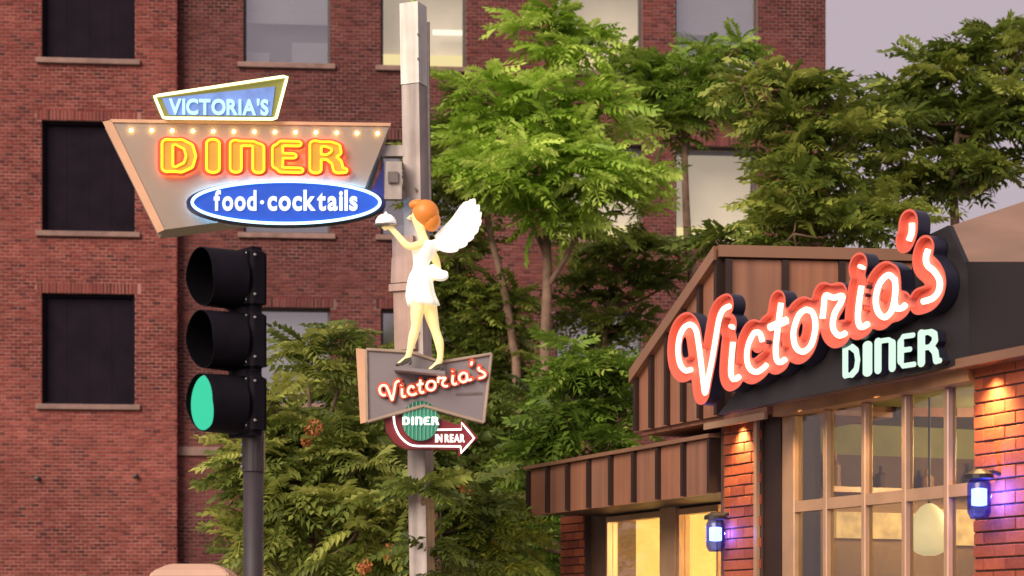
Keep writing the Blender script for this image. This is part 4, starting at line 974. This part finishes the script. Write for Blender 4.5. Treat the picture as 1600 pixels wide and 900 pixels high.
def frond_mats(pos, az_, el_, roll, sc):
    ca, sa, ce, se, cr2, sr = np.cos(az_), np.sin(az_), np.cos(el_), np.sin(el_), np.cos(roll), np.sin(roll)
    x = np.stack([ca*ce, sa*ce, se], 1); y0 = np.stack([-sa, ca, 0*ca], 1); z0 = np.cross(x, y0)
    y = y0*cr2[:,None] + z0*sr[:,None]; z = np.cross(x, y); return np.stack([x, y, z], 2) * sc[:,None,None]
TINT_TPL = {}
def tint_template(m, t):
    key = (m.name, round(t*4))
    if key not in TINT_TPL:
        me = bpy.data.meshes.new('leaf'); me.from_pydata([tuple(v) for v in TV], [], [tuple(q) for q in TF.tolist()]); me.materials.append(m)
        a = me.attributes.new('tint', 'FLOAT', 'POINT'); a.data.foreach_set('value', np.full(len(TV), round(t*4)/4, np.float32)); TINT_TPL[key] = me
    return TINT_TPL[key]
def tree(label, base, trunk, lobes, m, fl=(.36,.58), dens=1.0, tint=(.15,.85), group='trees of the vacant lot', pieces=34, stems=(), seeds=(), cat='tree', name='ailanthus_tree', rt=.09, per=9, upb=.55):
    """trunk: pixel path at the base depth; lobes: (px, py, rx, ry, depth, dr)"""
    Y0 = base[1]; t = thing(name, (P(base[0], 0, Y0).x, Y0, 0), label, cat, group)
    pts = [Vector((P(base[0],0,Y0).x, Y0, -.05))] + [P(x, y, Y0) for x, y in trunk]
    pts = [Vector(p) for p in spline(pts, 5)]; n = len(pts)
    MB().tube(pts, [rt*(1-.8*i/n)+.012 for i in range(n)], 9).obj('trunk', M['trunk'], t, True)
    for st in stems:
        sp = [Vector(p) for p in spline([P(x, y, Y0 + d) for x, y, d in st], 4)]; MB().tube(sp, [rt*.45*(1-.7*i/len(sp))+.008 for i in range(len(sp))], 7).obj('limb', M['trunk'], t, True)
    Ps, AZ, EL, RO, SC, TI = [], [], [], [], [], []; lb = MB()
    for (x, y, rx, ry, Y, dr) in lobes:
        c = P(x, y, Y); ax_ = np.array([rx*Y/F, dr, ry*Y/F]); nros = max(3, int(dens * rx*ry*(Y/F)**2 * 26 * (1+dr)))
        j = min(range(n), key=lambda i: (pts[i]-c).length + max(0, pts[i].z-c.z+.2)*2)
        mid = (pts[j]+c)/2 + Vector((0,0,-.1)); lb.tube([Vector(p) for p in spline([pts[j], mid, c], 4)], [.03]*4+[.018]*5, 6)
        for q in range(nros):
            d = rng.normal(size=3); d /= np.linalg.norm(d); rad = rng.uniform(.25, 1)**.5
            p = np.array(c) + d*ax_*rad*.9; axis = d*(.75) + np.array((0,-.12,upb)); axis /= np.linalg.norm(axis)
            if q % 2 == 0: lb.tube([c, (c+Vector(p))/2 + Vector((0,0,-.05)), Vector(p)], [.014,.01,.006], 5)
            ti = rng.uniform(*tint); k = rng.integers(per-2, per+3); a0_ = rng.uniform(0, 6.28)
            for s in range(k):
                az_ = a0_ + 6.283*s/k + rng.normal()*.25; el_ = rng.uniform(-.35, .8)
                dv = np.array((math.cos(az_)*math.cos(el_), math.sin(az_)*math.cos(el_), math.sin(el_))) + axis*.45; dv /= np.linalg.norm(dv)
                Ps.append(p); AZ.append(math.atan2(dv[1], dv[0])); EL.append(math.asin(np.clip(dv[2],-1,1))); RO.append(rng.normal()*.5); SC.append(rng.uniform(*fl)); TI.append(np.clip(ti+rng.normal()*.1, 0, 1))
    tag(lb.obj('branches', M['trunk'], t, True), kind='stuff')
    Ps = np.array(Ps); Mx = frond_mats(Ps, np.array(AZ), np.array(EL), np.array(RO), np.array(SC)); TI = np.array(TI, np.float32); N_ = len(Ps)
    order = np.argsort(Ps[:,1]); piece = set(order[:pieces*3:3].tolist()) if pieces else set()
    rest = np.array([i for i in range(N_) if i not in piece])
    vv = np.einsum('nij,kj->nki', Mx[rest], TV) + Ps[rest][:,None,:] - np.array(t.location)
    nv = len(TV); ff = TF[None] + (np.arange(len(rest))*nv)[:,None,None]
    me = bpy.data.meshes.new('crown'); V_ = vv.reshape(-1,3).astype(np.float32); F_ = ff.reshape(-1,3).astype(np.int32)
    me.vertices.add(len(V_)); me.vertices.foreach_set('co', V_.ravel()); me.loops.add(F_.size); me.loops.foreach_set('vertex_index', F_.ravel())
    me.polygons.add(len(F_)); me.polygons.foreach_set('loop_start', np.arange(0, F_.size, 3, dtype=np.int32)); me.update(calc_edges=True)
    a = me.attributes.new('tint', 'FLOAT', 'POINT'); a.data.foreach_set('value', np.repeat(TI[rest], nv).astype(np.float32)); me.materials.append(m)
    o = link(bpy.data.objects.new('crown', me)); o.parent = t; o['kind'] = 'stuff'
    for i in piece:
        lo = link(bpy.data.objects.new('leaf', tint_template(m, float(TI[i])))); lo.parent = o
        mw = Matrix([[*Mx[i][0], 0],[*Mx[i][1], 0],[*Mx[i][2], 0],[0,0,0,1]]); lo.matrix_local = Matrix.Translation(Vector(Ps[i]) - t.location) @ mw
    for (x, y, r_, Y) in seeds:
        sb = MB(); c = P(x, y, Y)
        for q in range(90):
            d = rng.normal(size=3); d = d/np.linalg.norm(d)*r_*Y/F*rng.uniform(.3,1)**.5; p = c + Vector(d); u = Vector(rng.normal(size=3)).normalized()*.025; w2 = Vector(rng.normal(size=3)).normalized()*.012
            sb.add([p-u, p+w2, p+u, p-w2], [(0,1,2,3)])
        tag(sb.obj('seed_cluster', M['seed'], t), kind='stuff')
    return t
LM0 = leaf_mat('leaf_lime', (.11,.17,.02), (.29,.47,.045), (.62,.78,.16))
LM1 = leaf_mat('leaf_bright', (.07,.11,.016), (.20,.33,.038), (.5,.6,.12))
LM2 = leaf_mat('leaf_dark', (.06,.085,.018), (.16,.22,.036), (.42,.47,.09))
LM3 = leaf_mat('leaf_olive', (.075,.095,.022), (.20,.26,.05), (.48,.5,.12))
tree('tall bright green ailanthus tree behind the winged figure', (857,30), [(853,640),(852,560),(855,440),(855,360),(860,270),(868,180),(872,80)],
  [(870,62,66,42,30,.5),(838,40,35,25,30,.3),(920,70,35,35,30,.3),(775,155,55,38,29.6,.5),(850,175,80,55,29.5,.7),(800,255,85,60,29.3,.8),(890,265,95,65,29.4,.8),(950,170,70,50,30.2,.6),(985,262,52,48,30,.6),(745,235,45,55,30,.6),(850,335,110,28,29.8,.7),(960,330,60,28,30,.5)],
  LM0, fl=(.26,.6), dens=.95, tint=(.2,1.0), pieces=60, stems=[[(854,450,0),(880,410,-.1),(905,360,-.2),(920,310,-.2)],[(855,400,0),(830,350,.1),(800,300,.2)],[(858,330,0),(920,280,0),(990,260,0)]])
tree('slender leaning tree with brown-green leaves just right of the post', (812,31.5), [(808,620),(802,540),(785,440),(772,390),(750,300),(712,220),(705,180)],
  [(705,235,40,60,31.5,.5),(715,165,32,30,31.5,.4),(690,290,28,40,31.5,.4),(720,310,40,35,31.5,.4)], LM3, dens=1.3, tint=(.1,.6), pieces=12, rt=.07)
tree('yellow-green tree in front of the top right window', (1090,33), [(1085,500),(1075,380),(1070,240),(1075,140)],
  [(1050,120,60,38,33,.6),(1110,100,48,30,33,.5),(1150,75,22,16,33,.3),(1085,160,70,32,33,.6),(1000,130,45,40,33,.5),(1030,195,50,35,33,.5)], LM1, dens=1.0, tint=(.15,.75), pieces=24)
tree('dense dark tree behind the diner roof, left of the sky gap', (1255,25), [(1255,500),(1255,380),(1258,260),(1250,180)],
  [(1215,165,58,30,25,.6),(1165,135,28,16,25,.3),(1290,165,50,32,25,.5),(1235,225,55,50,25,.7),(1300,240,60,60,25,.8),(1235,300,50,50,25,.7),(1300,320,70,50,25,.8),(1215,350,40,26,25,.4),(1345,180,30,18,25,.4),(1240,365,90,30,24.6,.5),(1150,380,40,14,25.4,.3),(1360,350,60,40,25,.5)], LM2, dens=.95, tint=(.1,.9), pieces=40)
tree('broad dark tree against the sky at the upper right', (1500,27), [(1500,520),(1495,400),(1490,280),(1500,180)],
  [(1425,112,50,25,27,.5),(1395,165,30,40,27,.4),(1480,130,60,45,27,.7),(1555,100,55,55,27,.7),(1600,70,45,40,27,.6),(1440,210,75,50,27,.8),(1540,190,80,60,27,.9),(1625,170,60,80,27,.8),(1400,280,55,55,27,.6),(1490,290,80,45,27,.8),(1580,270,70,40,27,.7),(1360,240,30,40,27,.4)], LM2, dens=.82, tint=(.05,.8), pieces=36)
tree('low bushy tree with hanging fronds behind the traffic light post', (500,19.5), [(498,880),(492,800),(490,700)],
  [(392,725,18,40,19,.2),(388,800,18,40,19,.2),(390,865,20,40,19,.2),(425,870,36,40,19,.3),(440,640,48,38,19.4,.4),(480,570,48,32,20,.4),(545,555,50,34,20.3,.4),(420,720,45,50,19.2,.4),(500,680,75,42,19.2,.5),(575,715,65,36,18.9,.4),(470,780,85,65,19.2,.6),(560,830,85,60,19,.6),(625,770,50,42,18.6,.4),(600,640,35,30,19.8,.3),(590,590,35,30,20,.3)],
  LM3, fl=(.28,.44), dens=2.3, tint=(.1,.95), pieces=60, seeds=[(490,668,15,18.7),(478,690,8,18.7),(610,862,14,18.4),(570,885,12,18.4)], upb=.3, rt=.07)
tree('leafy sapling wrapping the foot of the sign post', (690,18.3), [(688,900),(684,830),(678,780)],
  [(660,785,22,26,17.1,.12),(690,820,40,50,18.2,.4),(670,870,30,40,17.3,.15),(740,790,55,55,18.6,.5),(780,850,60,50,18.6,.5),(725,880,60,35,18.4,.4)], LM2, fl=(.26,.4), dens=2.2, tint=(.05,.7), pieces=24, seeds=[(726,772,14,18)], upb=.3, rt=.04)
tree('green bush beside the left end of the diner canopy', (890,22), [(888,860),(884,780),(882,680)],
  [(870,640,55,50,22,.5),(905,575,58,34,22.2,.5),(945,640,55,60,22.2,.5),(850,705,42,38,22,.4),(930,700,60,40,22,.4),(835,760,35,50,22.3,.4),(965,610,30,40,22.4,.3),(825,830,45,60,22.3,.5)], LM1, fl=(.3,.46), dens=1.9, tint=(.0,.65), pieces=44, upb=.35, rt=.06)
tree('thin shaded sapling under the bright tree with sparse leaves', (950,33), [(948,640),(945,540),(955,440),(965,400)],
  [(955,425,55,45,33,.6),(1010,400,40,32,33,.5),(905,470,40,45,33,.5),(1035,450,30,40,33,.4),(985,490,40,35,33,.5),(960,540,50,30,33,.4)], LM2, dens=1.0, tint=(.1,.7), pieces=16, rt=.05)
tree('dark sapling right of the winged figure\'s legs', (735,32), [(735,700),(730,600),(722,500),(715,420)],
  [(715,400,38,50,32,.5),(700,470,45,42,32,.5),(745,490,45,42,32,.5),(720,540,50,35,32,.5),(790,500,30,50,32,.4),(800,590,45,50,32,.5),(770,640,50,50,32,.5)], LM2, dens=1.3, tint=(.1,.7), pieces=20, rt=.05)

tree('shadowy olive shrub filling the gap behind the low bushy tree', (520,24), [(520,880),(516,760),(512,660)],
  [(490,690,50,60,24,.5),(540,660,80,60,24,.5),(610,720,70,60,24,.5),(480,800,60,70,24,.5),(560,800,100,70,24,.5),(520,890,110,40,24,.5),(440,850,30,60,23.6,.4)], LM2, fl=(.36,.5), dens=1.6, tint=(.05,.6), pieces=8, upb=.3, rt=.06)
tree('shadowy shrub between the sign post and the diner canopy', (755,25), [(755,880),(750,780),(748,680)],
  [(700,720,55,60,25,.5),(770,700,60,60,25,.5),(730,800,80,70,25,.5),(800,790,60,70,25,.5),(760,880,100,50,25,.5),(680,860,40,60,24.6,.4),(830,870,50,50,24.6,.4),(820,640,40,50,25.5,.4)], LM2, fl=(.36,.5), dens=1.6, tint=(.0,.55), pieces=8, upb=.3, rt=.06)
